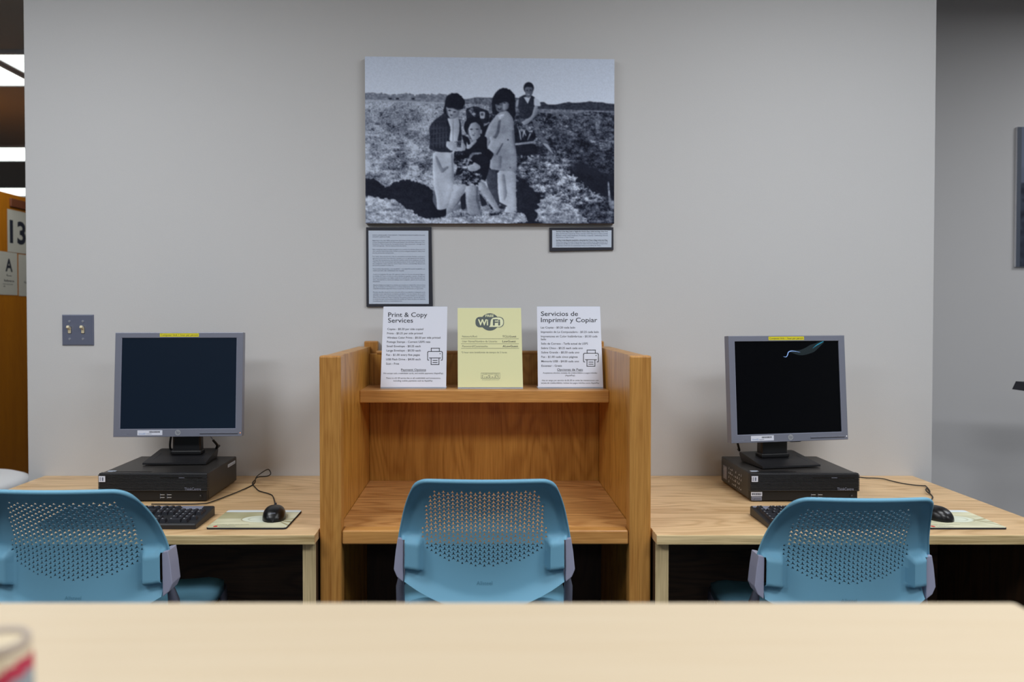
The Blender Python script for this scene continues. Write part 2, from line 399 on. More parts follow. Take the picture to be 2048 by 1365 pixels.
for r in range(4):
    for c in range(8):
        if rnd.random() < 0.85:
            y = 0.085 + c * 0.0165; z = 0.016 + r * 0.0145
            wd = 0.004 + rnd.random() * 0.008; h = 0.004 + rnd.random() * 0.005
            sl.box(0.0008, 0.0013, y, y + wd, z, z + h * 0.4, 'silver'); sl.box(0.0008, 0.0013, y, y + wd * 0.5, z + h * 0.5, z + h, 'silver')
sl.build('side_print', p2)
bc = MB().box(0.003, 0.0365, 0.0048, 0.0061, 0.0175, 0.0305, 'paper')
x = 0.0055
while x < 0.033:
    wd = rnd.choice((0.0005, 0.0009, 0.0014)); bc.box(x, x + wd, 0.0045, 0.0049, 0.0205, 0.027, 'ink'); x += wd + rnd.choice((0.0006, 0.001))
bc.build('barcode_sticker', p2)
ln = MB().box(0.004, 0.0355, 0.0048, 0.0061, 0.0045, 0.0155, 'kbgrey'); text(ln, 'Lenovo', 0.007, 0.0325, 0.0072, 0.008, 'ink', lambda x, y: (x, 0.0044, y), 0.01); ln.build('name_sticker', p2)

def ring(cx, cy, r, n=28): return [(cx + r * math.cos(2 * math.pi * k / n), cy + r * math.sin(2 * math.pi * k / n)) for k in range(n)]
def monitor(cx, cy, cz, rz, tilt, stand_fy, stand_dx, label, scr, scr_name, tx):
    """panel centre at cx, cy, cz; stands on top of the computer (z .828)"""
    t = empty('computer_monitor', label, 'monitor', (cx, cy, 0.828), rz, 'grey flat monitors')
    W, H = 0.410, 0.338; zc = cz - 0.828
    T = Matrix.Translation((0, 0, zc)) @ Matrix.Rotation(-tilt, 4, 'X')
    bz = MB(); w2, h2 = W / 2, H / 2; sw, ot, ob = 0.1855, h2 - 0.0175, -h2 + 0.0245
    yF = -0.004
    e = 0.0014
    loops = [(-w2 + .003, w2 - .003, -h2 + .003, h2 - .003, 0.024), (-w2, w2, -h2, h2, 0.021), (-w2, w2, -h2, h2, yF + e), (-w2 + e * .3, w2 - e * .3, -h2 + e * .3, h2 - e * .3, yF + e * .3), (-w2 + e, w2 - e, -h2 + e, h2 - e, yF),
             (-sw - .0006, sw + .0006, ob - .0006, ot + .0006, yF), (-sw, sw, ob, ot, yF + .0008), (-sw, sw, ob, ot, 0.006)]
    vs = [p for a, b, c, d, y in loops for p in ((a, y, c), (b, y, c), (b, y, d), (a, y, d))]
    bz.add(vs, [[i * 4 + k, (i + 1) * 4 + k, (i + 1) * 4 + (k + 1) % 4, i * 4 + (k + 1) % 4] for i in range(len(loops) - 1) for k in range(4)], 'bezel', False, T)
    for a in ((-sw, sw, ob, ob + 0.0015), (-sw, -sw + 0.0015, ob, ot), (sw - 0.0015, sw, ob, ot)): bz.box(a[0], a[1], yF + 0.0005, 0, a[2], a[3], 'bezel_line', 0, 1, T)
    bz.build('bezel', t)
    bk = MB().box(-w2 + 0.004, w2 - 0.004, 0.006, 0.03, -h2 + 0.004, h2 - 0.004, 'pc', 0.006, 3, T).box(-0.15, 0.15, 0.025, 0.055, -0.11, 0.11, 'pc', 0.012, 3, T)
    bk.build('back_shell', t)
    s = MB().box(-sw + 0.0012, sw - 0.0012, 0.0005, 0.006, ob + 0.001, ot, scr, 0, 1, T)
    if scr == 'screen_black':
        def strip(pts, wds, m, dy):
            vs = []; P = catmull([Vector((p[0], 0, p[1])) for p in pts], 8)
            for i, p in enumerate(P):
                d = (P[min(i + 1, len(P) - 1)] - P[max(i - 1, 0)]).normalized(); n = Vector((-d.z, 0, d.x))
                f = i / (len(P) - 1) * (len(wds) - 1); k = min(int(f), len(wds) - 2); wd = wds[k] + (wds[k + 1] - wds[k]) * (f - k)
                vs += [p + n * wd, p - n * wd]
            s.add([(q.x, dy, q.z) for q in vs], [[2 * i, 2 * i + 1, 2 * i + 3, 2 * i + 2] for i in range(len(P) - 1)], m, False, T)
        U = lambda x, y: (-sw + (x - 134) / 640 * 2 * sw, ot - (y - 128) / 545 * (ot - ob))
        strip([U(*p) for p in ((470, 187), (540, 196), (610, 172), (680, 132))], [0.003, 0.009, 0.013, 0.004], 'swirl_teal', 0.0004)
        strip([U(*p) for p in ((612, 172), (640, 152), (665, 139), (682, 130))], [0.0002, 0.0016, 0.0016, 0.0008], 'swirl_cyan', 0.0002)
        strip([U(*p) for p in ((430, 219), (448, 221), (457, 208), (463, 193), (480, 187), (500, 188), (535, 194))], [0.0002, 0.0009, 0.0013, 0.0013, 0.0012, 0.0008, 0.0002], 'swirl_blue', 0.0001)
    s.build('screen', t)
    py = yF - 0.0004
    lab = MB().box(tx, tx + 0.125, yF - 0.0003, yF, ot + 0.0035, ot + 0.0145, 'yellow', 0, 1, T)
    text(lab, 'Computer limit 1 hour per person', tx + 0.003, tx + 0.122, ot + 0.0065, 0.0085, 'ink', lambda x, z: T @ Vector((x, py, z)), 0.004)
    lab.build('yellow_time_label', t)
    ax = -0.128 if scr == 'screen_navy' else -0.138
    al = MB().box(ax, ax + 0.079, yF - 0.0003, yF, -h2 + 0.0055, -h2 + 0.0215, 'paper', 0, 1, T)
    x = ax + 0.037; r2 = random.Random(3)
    while x < ax + 0.071:
        wd = r2.choice((0.0005, 0.001, 0.0016)); al.box(x, x + wd, py, yF, -h2 + 0.0135, -h2 + 0.0185, 'ink', 0, 1, T); x += wd + r2.choice((0.0006, 0.001))
    text(al, 'OmniID', ax + 0.004, ax + 0.026, -h2 + 0.008, 0.0065, 'ink_blue', lambda x, z: T @ Vector((x, py, z)), 0.01)
    al.box(ax + 0.028, ax + 0.045, py, yF, -h2 + 0.009, -h2 + 0.0103, 'ink_doc', 0, 1, T)
    al.build('asset_label', t)
    lg = MB(); zc_ = -h2 + 0.0135
    lg.add([T @ Vector((p[0], py, p[1])) for p in ring(0, zc_, 0.0090)], [list(range(28))], 'silver')
    text(lg, 'hp', -0.0062, 0.0062, zc_ - 0.003, 0.0125, 'bezel', lambda x, z: T @ Vector((x, py - 0.0003, z)), 0.01, 0.3)
    lg.build('round_logo', t)
    bt = MB()
    for k in range(5): bt.box(0.070 + k * 0.0245, 0.093 + k * 0.0245, yF - 0.0012, yF, -h2 + 0.0095, -h2 + 0.0135, 'bezel', 0.0005, 1, T)
    bt.box(0.070, 0.1925, yF - 0.0008, yF, -h2 + 0.0078, -h2 + 0.009, 'blackmat', 0, 1, T)
    bt.build('control_buttons', t)
    led = MB().prism(ring(0.1995, -h2 + 0.0115, 0.0016, 10), mat('amber_led', (0.02, 0, 0, 1), 0.4, emit=srgb(255, 170, 110), estr=1.2) if scr == 'screen_navy' else mat('white_led', (0.02, 0.02, 0.02, 1), 0.4, emit=srgb(255, 255, 255), estr=1.0), 'y', yF - 0.0008, yF, T)
    led.build('power_light', t)
    nm = MB(); text(nm, 'Compaq LA1951g' if 0 else 'CompaqLA1951', -0.2, -0.162, -h2 + 0.0065, 0.006, 'bezel_line', lambda x, z: T @ Vector((x, py, z))); nm.build('model_lettering', t)
    # stand
    sy = stand_fy - cy
    cxs = stand_dx
    nk = MB(); y0 = sy + 0.075
    cxn = cxs + (0.013 if scr == 'screen_navy' else -0.011)
    nk.box(cxn - 0.0465, cxn + 0.0465, y0, y0 + 0.035, 0.012, zc - 0.04, 'pc', 0.008, 3)
    nk.box(cxn - 0.050, cxn + 0.050, y0 - 0.004, y0 + 0.036, 0.020, 0.034, 'pc', 0.004, 2)
    nk.build('stand_neck', t)
    bs = MB(); a, b = cxs - 0.100, cxs + 0.100
    prof = [(0, 0.002), (0.0, 0.0075), (0.06, 0.017), (0.135, 0.028), (0.15, 0.028), (0.15, 0.018), (0.135, 0.0)]
    top = []
    n = len(prof)
    vs = [(a + 0.006 * (p[0] / 0.15), sy + p[0], p[1]) for p in prof] + [(b - 0.006 * (p[0] / 0.15), sy + p[0], p[1]) for p in prof]
    bs.add(vs, [list(range(n))[::-1], list(range(n, 2 * n))] + [[i, (i + 1) % n, n + (i + 1) % n, n + i] for i in range(n)], 'pc')
    bs.add([(a + 0.022, sy + 0.03, 0.0125), (a + 0.0235, sy + 0.03, 0.0125), (a + 0.0275, sy + 0.09, 0.0217), (a + 0.025, sy + 0.09, 0.0217)], [[0, 1, 2, 3]], 'blackmat')
    bs.add([(b - 0.0235, sy + 0.03, 0.0125), (b - 0.022, sy + 0.03, 0.0125), (b - 0.025, sy + 0.09, 0.0217), (b - 0.0275, sy + 0.09, 0.0217)], [[0, 1, 2, 3]], 'blackmat')
    bs.build('stand_base', t)
    return t, T
m1, T1 = monitor(-0.9785, 2.435, 1.0835, math.radians(2.5), math.radians(4), 2.395, -0.003, 'grey flat monitor with a dark navy screen, left of the carrel', 'screen_navy', 'screen', -0.063)
cb = MB().tube([(-0.035, 0.06, 0.12), (-0.052, 0.07, 0.075), (-0.055, 0.07, 0.035), (-0.04, 0.075, 0.026), (-0.02, 0.08, 0.03)], 0.0035, 'cord', samples=6)
cn = MB().tube([(0.072, 0.065, 0.095), (0.078, 0.067, 0.078), (0.086, 0.069, 0.062)], 0.0018, 'bezel_line', samples=5); cn.build('plug', m1)
cb.build('cable', m1)
MB().tube([(0.086, 0.069, 0.062), (0.098, 0.075, 0.044), (0.090, 0.095, 0.030), (0.088, 0.13, 0.032)], 0.0042, 'cord', samples=6).build('cable', m1)
m2, T2 = monitor(0.988, 2.40, 1.074, math.radians(10.5), math.radians(4), 2.350, -0.018, 'grey flat monitor showing a blue light swirl, right of the carrel', 'screen_black', 'screen', -0.066)
MB().tube([(-0.15, 0.055, 0.09), (-0.135, 0.07, 0.06), (-0.118, 0.09, 0.035), (-0.105, 0.12, 0.032)], 0.0036, 'cord', samples=6).build('cable', m2)
MB().box(0.01, 0.05, 0.0, 0.03, 0.072, 0.086, 'pc', 0.004, 2).build('hinge_cover', m2)

# ------------------------------------------------------------ keyboards
def keyboard(x0, label):
    W, D = 0.416, 0.143
    t = empty('keyboard', label, 'keyboard', (x0, 1.980, 0.740), 0, 'black keyboards')
    zt = lambda y: 0.0145 + 0.0125 * y / D
    b = MB(); vs = []
    ol = [(0, 0.002), (0.003, 0), (W - 0.003, 0), (W, 0.002), (W, D), (0, D)]
    n = len(ol)
    vs = [(p[0], p[1] + 0.0, 0.001) for p in ol] + [(p[0], p[1], zt(p[1]) - 0.003) for p in ol] + [(min(max(p[0], 0.003), W - 0.003), min(max(p[1], 0.004), D - 0.003), zt(p[1])) for p in ol]
    fs = [list(range(n))[::-1], [2 * n + i for i in range(n)]]
    for q in range(2): fs += [[q * n + i, q * n + (i + 1) % n, (q + 1) * n + (i + 1) % n, (q + 1) * n + i] for i in range(n)]
    b.add(vs, fs, 'pc'); b.build('body', t)
    g = MB(); e = 0.0004
    def pl(x0_, x1_, y0_, y1_):
        x0_, x1_ = (q * 0.941 if q < 0.43 else q for q in (x0_, x1_))
        g.add([(x0_, y0_, zt(y0_) + e), (x1_, y0_, zt(y0_) + e), (x1_, y1_, zt(y1_) + e), (x0_, y1_, zt(y1_) + e)], [[0, 1, 2, 3]], 'kbgrey')
    pl(0.004, W - 0.004, 0.127, 0.139); pl(0.028, 0.045, 0.106, 0.127); pl(0.118, 0.128, 0.106, 0.127); pl(0.204, 0.214, 0.106, 0.127); pl(0.284, 0.297, 0.106, 0.127); pl(0.354, W - 0.004, 0.106, 0.127)
    pl(0.297, 0.354, 0.104, 0.1065); g.build('grey_strip', t)
    keys = []; u = 0.0176
    rows = [0.010, 0.0285, 0.0470, 0.0655, 0.0840]
    def row(y, x, ws):
        for wd in ws:
            if wd > 0: keys.append((x, y, wd * u - 0.0012))
            x += abs(wd) * u
    X0 = 0.010
    row(rows[4], X0, [1] * 13 + [2]); row(rows[3], X0, [1.5] + [1] * 12 + [1.5]); row(rows[2], X0, [1.75] + [1] * 11 + [2.25])
    row(rows[1], X0, [2.25] + [1] * 10 + [2.75]); row(rows[0], X0, [1.25] * 3 + [6.25] + [1.25] * 4)
    row(0.1075, X0, [1, -1, 1, 1, 1, 1, -.5, 1, 1, 1, 1, -.5, 1, 1, 1, 1])
    NX = X0 + 15.3 * u
    row(0.1075, NX, [1, 1, 1]); row(rows[4], NX, [1, 1, 1]); row(rows[3], NX, [1, 1, 1]); row(rows[1], NX + u, [1]); row(rows[0], NX, [1, 1, 1])
    PX_ = NX + 3.3 * u
    row(rows[4], PX_, [1] * 4); row(rows[3], PX_, [1] * 3); row(rows[2], PX_, [1] * 3); row(rows[1], PX_, [1] * 3); row(rows[0], PX_, [2, 1])
    keys.append((PX_ + 3 * u, rows[3], u - 0.0012)); keys.append((PX_ + 3 * u, rows[1], u - 0.0012))
    cache = {}
    def geo(wd, deep=0.0172, mk=True):
        k = MB(); i = 0.0028; h = 0.0075
        k.add([(0, 0, 0), (wd, 0, 0), (wd, deep, 0.0012), (0, deep, 0.0012), (i, 0.002, h), (wd - i, 0.002, h), (wd - i, deep - 0.004, h + 0.0008), (i, deep - 0.004, h + 0.0008)],
              [[3, 2, 1, 0], [4, 5, 6, 7], [0, 1, 5, 4], [1, 2, 6, 5], [2, 3, 7, 6], [3, 0, 4, 7]], 'key')
        k.box(i + 0.0005, i + 0.0045, deep - 0.0085, deep - 0.0055, h + 0.0004, h + 0.0010, 'silver')
        return k
    # 100 caps as parts, the others (hidden behind the chair) as one part
    order = sorted(keys, key=lambda q: -q[0] if x0 < 0 else q[0])
    for x, y, wd in order[:100]:
        kk = round(wd, 4)
        if kk not in cache: o = geo(wd).build('key', t); cache[kk] = o
        else: o = cache[kk].copy(); COL.objects.link(o)
        o.parent = t; o.location = (x, y, zt(y)); o.rotation_euler.x = math.atan2(0.0125, D)
    if order[100:]:
        r = MB()
        for x, y, wd in order[100:]:
            g_ = geo(wd); r.add([(a + x, b_ + y, c + zt(y)) for a, b_, c in g_.v], g_.f, 'key')
        r.build('key', t)['kind'] = 'stuff'
    for k in range(3): MB().box(0.352 + k * 0.017, 0.3545 + k * 0.017, 0.113, 0.1155, zt(0.114) + 0.0003, zt(0.114) + 0.0009, 'paper').build('indicator_light', t)
    for sx in (0.03, W - 0.05): MB().box(sx, sx + 0.02, D - 0.025, D - 0.01, 0, 0.002, 'rubber').build('foot', t)
    return t
keyboard(-1.170, 'black keyboard in front of the left computer, right end showing')
keyboard(0.768, 'black keyboard in front of the right computer, left end showing')

# ------------------------------------------------------------ mouse pads and mice
def noise2(w, h, cells, seed):
    r = np.random.RandomState(seed); cy_, cx_ = cells
    g = r.rand(cy_ + 2, cx_ + 2); ys = np.linspace(0, cy_, h, endpoint=False); xs = np.linspace(0, cx_, w, endpoint=False)
    yi = ys.astype(int); xi = xs.astype(int); fy = (ys - yi)[:, None]; fx = (xs - xi)[None, :]
    fy = fy * fy * (3 - 2 * fy); fx = fx * fx * (3 - 2 * fx)
    a = g[yi][:, xi]; b = g[yi][:, xi + 1]; c = g[yi + 1][:, xi]; d = g[yi + 1][:, xi + 1]
    return (a * (1 - fx) + b * fx) * (1 - fy) + (c * (1 - fx) + d * fx) * fy
def inpoly(X, Y, pts):
    r = np.zeros(X.shape, bool); n = len(pts); j = n - 1
    for i in range(n):
        xi, yi = pts[i]; xj, yj = pts[j]
        if yi != yj:
            r ^= ((yi > Y) != (yj > Y)) & (X < (xj - xi) * (Y - yi) / (yj - yi) + xi)
        j = i
    return r
def image_mesh(mb, img, place, m='vc'):
    """img h*w*3 linear; one vertex per pixel, row 0 at the top; returns colour list"""
    h, w_, _ = img.shape; base = len(mb.v); i = mb.mi(m)
    for r in range(h):
        for c in range(w_): mb.v.append(tuple(place(c / (w_ - 1), r / (h - 1))))
    for r in range(h - 1):
        for c in range(w_ - 1):
            a = base + r * w_ + c; mb.f.append([a, a + w_, a + w_ + 1, a + 1]); mb.m.append(i); mb.sm.append(False)
    return base, img.reshape(-1, 3)
def set_print(o, base, cols):
    me = o.data; at = me.color_attributes.new('print', 'FLOAT_COLOR', 'POINT')
    a = np.ones((len(me.vertices), 4), np.float32); a[base:base + len(cols), :3] = cols
    at.data.foreach_set('color', a.ravel())
def lin(a): a = np.clip(a, 0, 1); return np.where(a <= 0.04045, a / 12.92, ((a + 0.055) / 1.055) ** 2.4)
def pad_image(seed):
    w_, h = 150, 120; Y, X = np.mgrid[0:h, 0:w_]; u = X / (w_ - 1); v = Y / (h - 1)
    n = noise2(w_, h, (14, 3), seed); n2 = noise2(w_, h, (3, 5), seed + 1)
    base = np.stack([0.78 + 0.10 * n2, 0.77 + 0.10 * n2, 0.64 + 0.12 * n2], -1) - 0.10 * (n[..., None] - 0.5)
    def blend(mask, col, k=1.0):
        nonlocal base; mk = (mask * k)[..., None]; base = base * (1 - mk) + np.array(col) * mk
    sm = lambda a, lo, hi: np.clip((a - lo) / (hi - lo), 0, 1)
    blend(1 - sm(v, 0.10, 0.14), (0.88, 0.92, 0.94))                                  # pale strip at the top
    blend((1 - sm(np.abs(v - 0.16), 0.01, 0.03)) * (u < 0.6), (0.50, 0.44, 0.28), 0.6)
    blend((1 - sm(np.abs(v - 0.33), 0.12, 0.2)) * (1 - sm(u, 0.35, 0.6)), (0.62, 0.60, 0.44), 0.6)
    e = ((u - 0.58) / 0.25) ** 2 + ((v - 0.52) / 0.19) ** 2                           # pale oval (saucer)
    blend(1 - sm(e, 0.93, 1.05), (0.88, 0.90, 0.83)); blend(1 - sm(np.abs(e - 0.45), 0.02, 0.1), (0.66, 0.68, 0.58), 0.5)
    blend(1 - sm(np.abs(e - 1.08), 0.02, 0.10), (0.50, 0.48, 0.34), 0.5)
    for k in range(7):                                                                # folded strips at the right
        d = np.abs((v - 0.60) - (u - 0.80) * (-0.9 + 0.45 * k)); blend((1 - sm(d, 0.012, 0.03)) * (u > 0.78), (0.50, 0.44, 0.26) if k % 2 else (0.84, 0.86, 0.78), 0.6)
    return lin(base)
def mousepad(x0, label, seed, txtmark):
    W, D = 0.213, 0.180
    t = empty('mouse_pad', label, 'mouse pad', (x0, 1.979, 0.740), 0, 'printed mouse pads')
    def rr(W, D, r, n=6):
        out = []
        for cx, cy, a0 in ((W - r, D - r, 0), (r, D - r, 90), (r, r, 180), (W - r, r, 270)):
            for k in range(n + 1):
                a = math.radians(a0 + 90 * k / n); out.append((cx + r * math.cos(a), cy + r * math.sin(a)))
        return out
    MB().prism(rr(W, D, 0.009), 'rubber', 'z', 0.0003, 0.0046).build('rubber_base', t)
    b = MB(); e = 0.0006
    R = 0.009
    def place(u, v):
        x = e + u * (W - 2 * e); y = D - e - v * (D - 2 * e); cx = min(max(x, R), W - R); cy = min(max(y, R), D - R)
        d = math.hypot(x - cx, y - cy); rr_ = R - e
        if d > rr_: x = cx + (x - cx) * rr_ / d; y = cy + (y - cy) * rr_ / d
        return (x, y, 0.0050)
    base, cols = image_mesh(b, pad_image(seed), place)
    pp = lambda x, y: (x, y, 0.0052)
    text(b, 'LexisNexis', 0.032, 0.075, 0.0085, 0.008, 'ink_doc', pp, 0.005)
    text(b, 'Content, Data and Service', 0.019, 0.105, 0.0290, 0.0075, 'ink_grey', pp, 0.0); text(b, 'Research with confidence and clarity', 0.018, 0.07, 0.019, 0.005, 'ink_grey', pp)
    b.add([pp(p[0], p[1]) for p in [(0.0215 + 0.0058 * math.cos(a), 0.0125 + 0.0058 * math.sin(a)) for a in [k * math.pi / 10 for k in range(20)]]], [list(range(20))], 'red')
    o = b.build('printed_top', t); set_print(o, base, cols)
mousepad(-0.7275, 'pale printed mouse pad on the left desk, under the left mouse', 11, 0)
mousepad(1.187, 'pale printed mouse pad on the right desk, under the right mouse', 23, 1)

def mouse(x, y, rz, label, cord):
    t = empty('computer_mouse', label, 'mouse', (x, y, 0.7453), rz, 'black computer mice')
    b = MB(); nu, nv = 36, 20; L_, Wd, H = 0.108, 0.062, 0.0345
    rings = []
    for j in range(nu):
        s = -1 + 2 * j / (nu - 1); yy = s * L_ / 2
        k = max(0, 1 - abs(s) ** 2.6) ** 0.5
        wd = Wd / 2 * k * (1.0 - 0.08 * s); hh = H * max(0, 1 - abs((s + 0.18) / (1.18 if s > -0.18 else 0.82)) ** 2.3) ** 0.6 * (1)
        if j in (0, nu - 1): wd = hh = 0.0004
        ring_ = []
        for i in range(nv):
            a = math.pi * i / (nv - 1); cc = math.cos(a); ss = math.sin(a)
            ring_.append((wd * math.copysign(abs(cc) ** 0.75, cc), yy, 0.0005 + hh * ss ** 0.85))
        rings.append(ring_)
    vs = [p for r in rings for p in r]
    fs = [[j * nv + i, j * nv + i + 1, (j + 1) * nv + i + 1, (j + 1) * nv + i] for j in range(nu - 1) for i in range(nv - 1)]
    b.add(vs, fs, 'mouse', True)
    b.add([r[0] for r in rings] + [r[-1] for r in rings], [[j, j + 1, nu + j + 1, nu + j] for j in range(nu - 1)], 'mousegrey')
    def surf(px, py):
        s = py / (L_ / 2); hh = H * max(0, 1 - abs((s + 0.18) / (1.18 if s > -0.18 else 0.82)) ** 2.3) ** 0.6
        wd = Wd / 2 * max(0.01, 1 - abs(s) ** 2.6) ** 0.5 * (1 - 0.08 * s)
        cc = min(0.99, (abs(px) / wd) ** (1 / 0.75)); return 0.0008 + hh * (1 - cc * cc) ** 0.425
    text(b, 'lenovo', -0.0065, 0.0065, -0.044, 0.0045, 'kbgrey', lambda x, y: (x, y, surf(x, y) + 0.0002), 0.01)
    b.build('body', t)
    MB().tube([(-0.003, 0.03, surf(0, 0.03)), (0.003, 0.03, surf(0, 0.03))], 0.006, 'rubber', 12).build('scroll_wheel', t)
    for s in (-1, 1):
        MB().tube([(s * 0.0008, yy, surf(0, yy) + 0.00005) for yy in (0.008, 0.02, 0.032, 0.044)], 0.0005, 'rubber', 6).build('button_seam', t)
    # cord given in world coordinates, moved into the mouse's frame
    inv = (Matrix.Translation((x, y, 0.7453)) @ Matrix.Rotation(rz, 4, 'Z')).inverted()
    pts = [Vector((0, L_ / 2 - 0.002, 0.007))] + [inv @ Vector(p) for p in cord]
    c = MB().tube(pts, 0.0018, 'cord', 8, samples=8)
    c.tube([(0, L_ / 2 - 0.004, 0.008), (0, L_ / 2 + 0.008, 0.0065)], [0.0035, 0.002], 'cord', 8); c.build('cord', t)
    return t
def D(px, py, z=0.7435): # a point lying on the desk seen at px, py
    Y = F * (CH - z) / (py - HY); return ((px - CX) * Y / F, Y, z)
def A_(px, py, Y): return tuple(PX(px, py, Y))
mouse(-0.572, 2.078, math.radians(10), 'glossy black mouse on the left desk',
      [D(545, 997), D(537, 990), D(517, 984), D(509, 977), D(503, 969), D(508, 962), A_(516, 955, 2.47), A_(534, 953, 2.49), A_(541, 949, 2.50), A_(540, 943, 2.51), A_(535, 939.5, 2.50), A_(522, 947, 2.46), A_(512, 956, 2.42), D(506, 970, 0.745), D(480, 983), D(450, 995), D(418, 1007), D(402, 1009.5), D(370, 1010.5), D(300, 1010.5)])
mouse(1.262, 2.078, math.radians(24), 'glossy black mouse on the right desk',
      [D(1868, 1000), D(1863.5, 989), D(1861, 983), D(1857.5, 977), A_(1854.5, 976.5, 2.42), D(1855, 982, 0.75), D(1861, 988, 0.747), D(1863, 984, 0.746), D(1855, 974), D(1849.5, 973.4), D(1835, 972.5), D(1807, 968.5), D(1785, 963.5), D(1770, 959.6), D(1750, 958), D(1735, 957.6), D(1712, 955), D(1690, 953.8)])

# ------------------------------------------------------------ shelf signs
def sheet(name, label, xb0, xb1, xt0, xt1, z_top, Yb, Yt, pm, quad, items):
    """leaning sheet in a clear acrylic slant holder; quad = its corners in the close-up used for `items`"""
    zb = 1.0725
    t = empty(name, label, 'sign', ((xb0 + xb1) / 2, Yb, zb), 0, 'sheets on the carrel shelf')
    ox, oy, oz = (xb0 + xb1) / 2, Yb, zb
    P = lambda u, v, e=0: (xt0 + (xt1 - xt0) * u + ((xb0 + (xb1 - xb0) * u) - (xt0 + (xt1 - xt0) * u)) * v - ox, Yt + (Yb - Yt) * v - oy - e, z_top + (zb + 0.003 - z_top) * v - oz)
    s = MB(); th = 0.0006
    vs = [P(0, 0, th), P(1, 0, th), P(1, 1, th), P(0, 1, th), P(0, 0), P(1, 0), P(1, 1), P(0, 1)]
    s.add(vs, [[0, 3, 2, 1], [4, 5, 6, 7], [0, 1, 5, 4], [1, 2, 6, 5], [2, 3, 7, 6], [3, 0, 4, 7]], pm)
    (tlx, tly), (trx, try_), (brx, bry), (blx, bly) = quad
    def uv(x, y):
        v = (y - (tly + try_) / 2) / ((bry + bly) / 2 - (tly + try_) / 2)
        a = tlx + (blx - tlx) * v; b = trx + (brx - trx) * v
        return (x - a) / (b - a), v
    def pt(x, y, e=0.0009): u, v = uv(x, y); return P(u, v, e)
    def poly(pts, m, e=0.0009): s.add([pt(a, b, e) for a, b in pts], [list(range(len(pts)))], m)
    for it in items:
        if it[0] == 'T':
            _, tx, x0, x1, base, size, m, bold = it
            text(s, tx, x0, x1, 0, size, m, lambda x, y, base=base, e=(0.0018 if tx in ('FREE', 'Wi', 'Fi') else 0.0009): pt(x, base - y, e), bold)
        elif it[0] == 'L': _, x0, x1, y0, y1, m = it; poly([(x0, y0), (x0, y1), (x1, y1), (x1, y0)], m)
        elif it[0] == 'P': poly(it[1], it[2], it[3])
    s.build('printed_sheet', t)
    a = MB(); g = 0.0012
    a.add([P(0, -0.003, 0), P(1, -0.003, 0), P(1, 1.0, 0), P(0, 1.0, 0), P(0, -0.003, -0.0022), P(1, -0.003, -0.0022), P(1, 1.0, -0.0022), P(0, 1.0, -0.0022)],
          [[0, 3, 2, 1], [4, 5, 6, 7], [0, 1, 5, 4], [1, 2, 6, 5], [2, 3, 7, 6], [3, 0, 4, 7]], 'paper_doc')
    a.box(xb0 - ox, xb1 - ox, -0.004, 0.055, -0.0012, 0.0012, 'paper_doc', 0.0004, 1)
    a.build('slant_holder', t)
    return t
def icon(x0, x1, y0, y1):
    """printer pictogram"""
    W = x1 - x0; H = y1 - y0; X = lambda a: x0 + a * W; Y = lambda a: y0 + a * H; k = 0.035; out = []
    def seg(ax, ay, bx, by, wd=0.045):
        hw = wd * W / 2
        if ax == bx: out.append(('L', X(ax) - hw, X(ax) + hw, Y(ay) - hw, Y(by) + hw, 'ink'))
        else: out.append(('L', X(ax) - hw, X(bx) + hw, Y(ay) - hw, Y(ay) + hw, 'ink'))
    seg(.26, .02, .78, .02); seg(.26, .02, .26, .2); seg(.78, .02, .78, .2)
    seg(.08, .21, .92, .21); seg(.03, .27, .03, .68); seg(.97, .27, .97, .68); seg(.05, .235, .05, .26); seg(.95, .235, .95, .26)
    seg(.05, .715, .11, .715); seg(.89, .715, .95, .715)
    seg(.15, .59, .85, .59); seg(.25, .6, .25, .97); seg(.75, .6, .75, .97); seg(.25, .97, .75, .97)
    seg(.37, .73, .63, .73); seg(.37, .85, .63, .85); seg(.81, .34, .84, .34)
    return out
q1 = [(195, 93), (1110, 100), (1092, 1272), (150, 1270)]
it1 = [('T', 'Print & Copy', 262, 822, 248, 96, 'ink', 0.008), ('T', 'Services', 260, 618, 333, 96, 'ink', 0.008)]
for tx, a, b, y in (('Copies - $0.20 per side copied', 250, 765, 443), ('Prints - $0.25 per side printed', 246, 755, 506), ('Wireless Color Prints - $0.50 per side printed', 245, 1010, 570), ('Postage Stamps - Current USPS rate', 243, 865, 632), ('Small Envelope - $0.25 each', 240, 727, 695), ('Large Envelope - $0.50 each', 237, 727, 758), ('Fax - $1.00 every five pages', 234, 716, 821), ('USB Flash Drive - $4.00 each', 231, 726, 886), ('Scan - Free', 231, 417, 949)):
    it1.append(('T', tx, a, b, y, 42, 'ink', 0.008))
it1 += [('T', 'Payment Options', 446, 803, 1038, 46, 'ink', 0.008), ('L', 446, 803, 1044, 1048, 'ink'),
        ('T', 'We accept cash, credit/debit cards, and mobile payments (ApplePay).', 190, 1055, 1083, 30, 'ink', 0.006),
        ('T', 'There is a $1.50 service fee on all credit/debit card transactions,', 230, 1015, 1152, 30, 'ink', 0.006), ('T', 'including mobile payments such as ApplePay.', 337, 903, 1190, 30, 'ink', 0.006)]
it1 += icon(820, 1046, 706, 955)
q3 = [(100, 95), (1008, 98), (1052, 1277), (115, 1272)]
it3 = [('T', 'Servicios de', 158, 690, 235, 96, 'ink', 0.008), ('T', 'Imprimir y Copiar', 158, 968, 328, 96, 'ink', 0.008)]
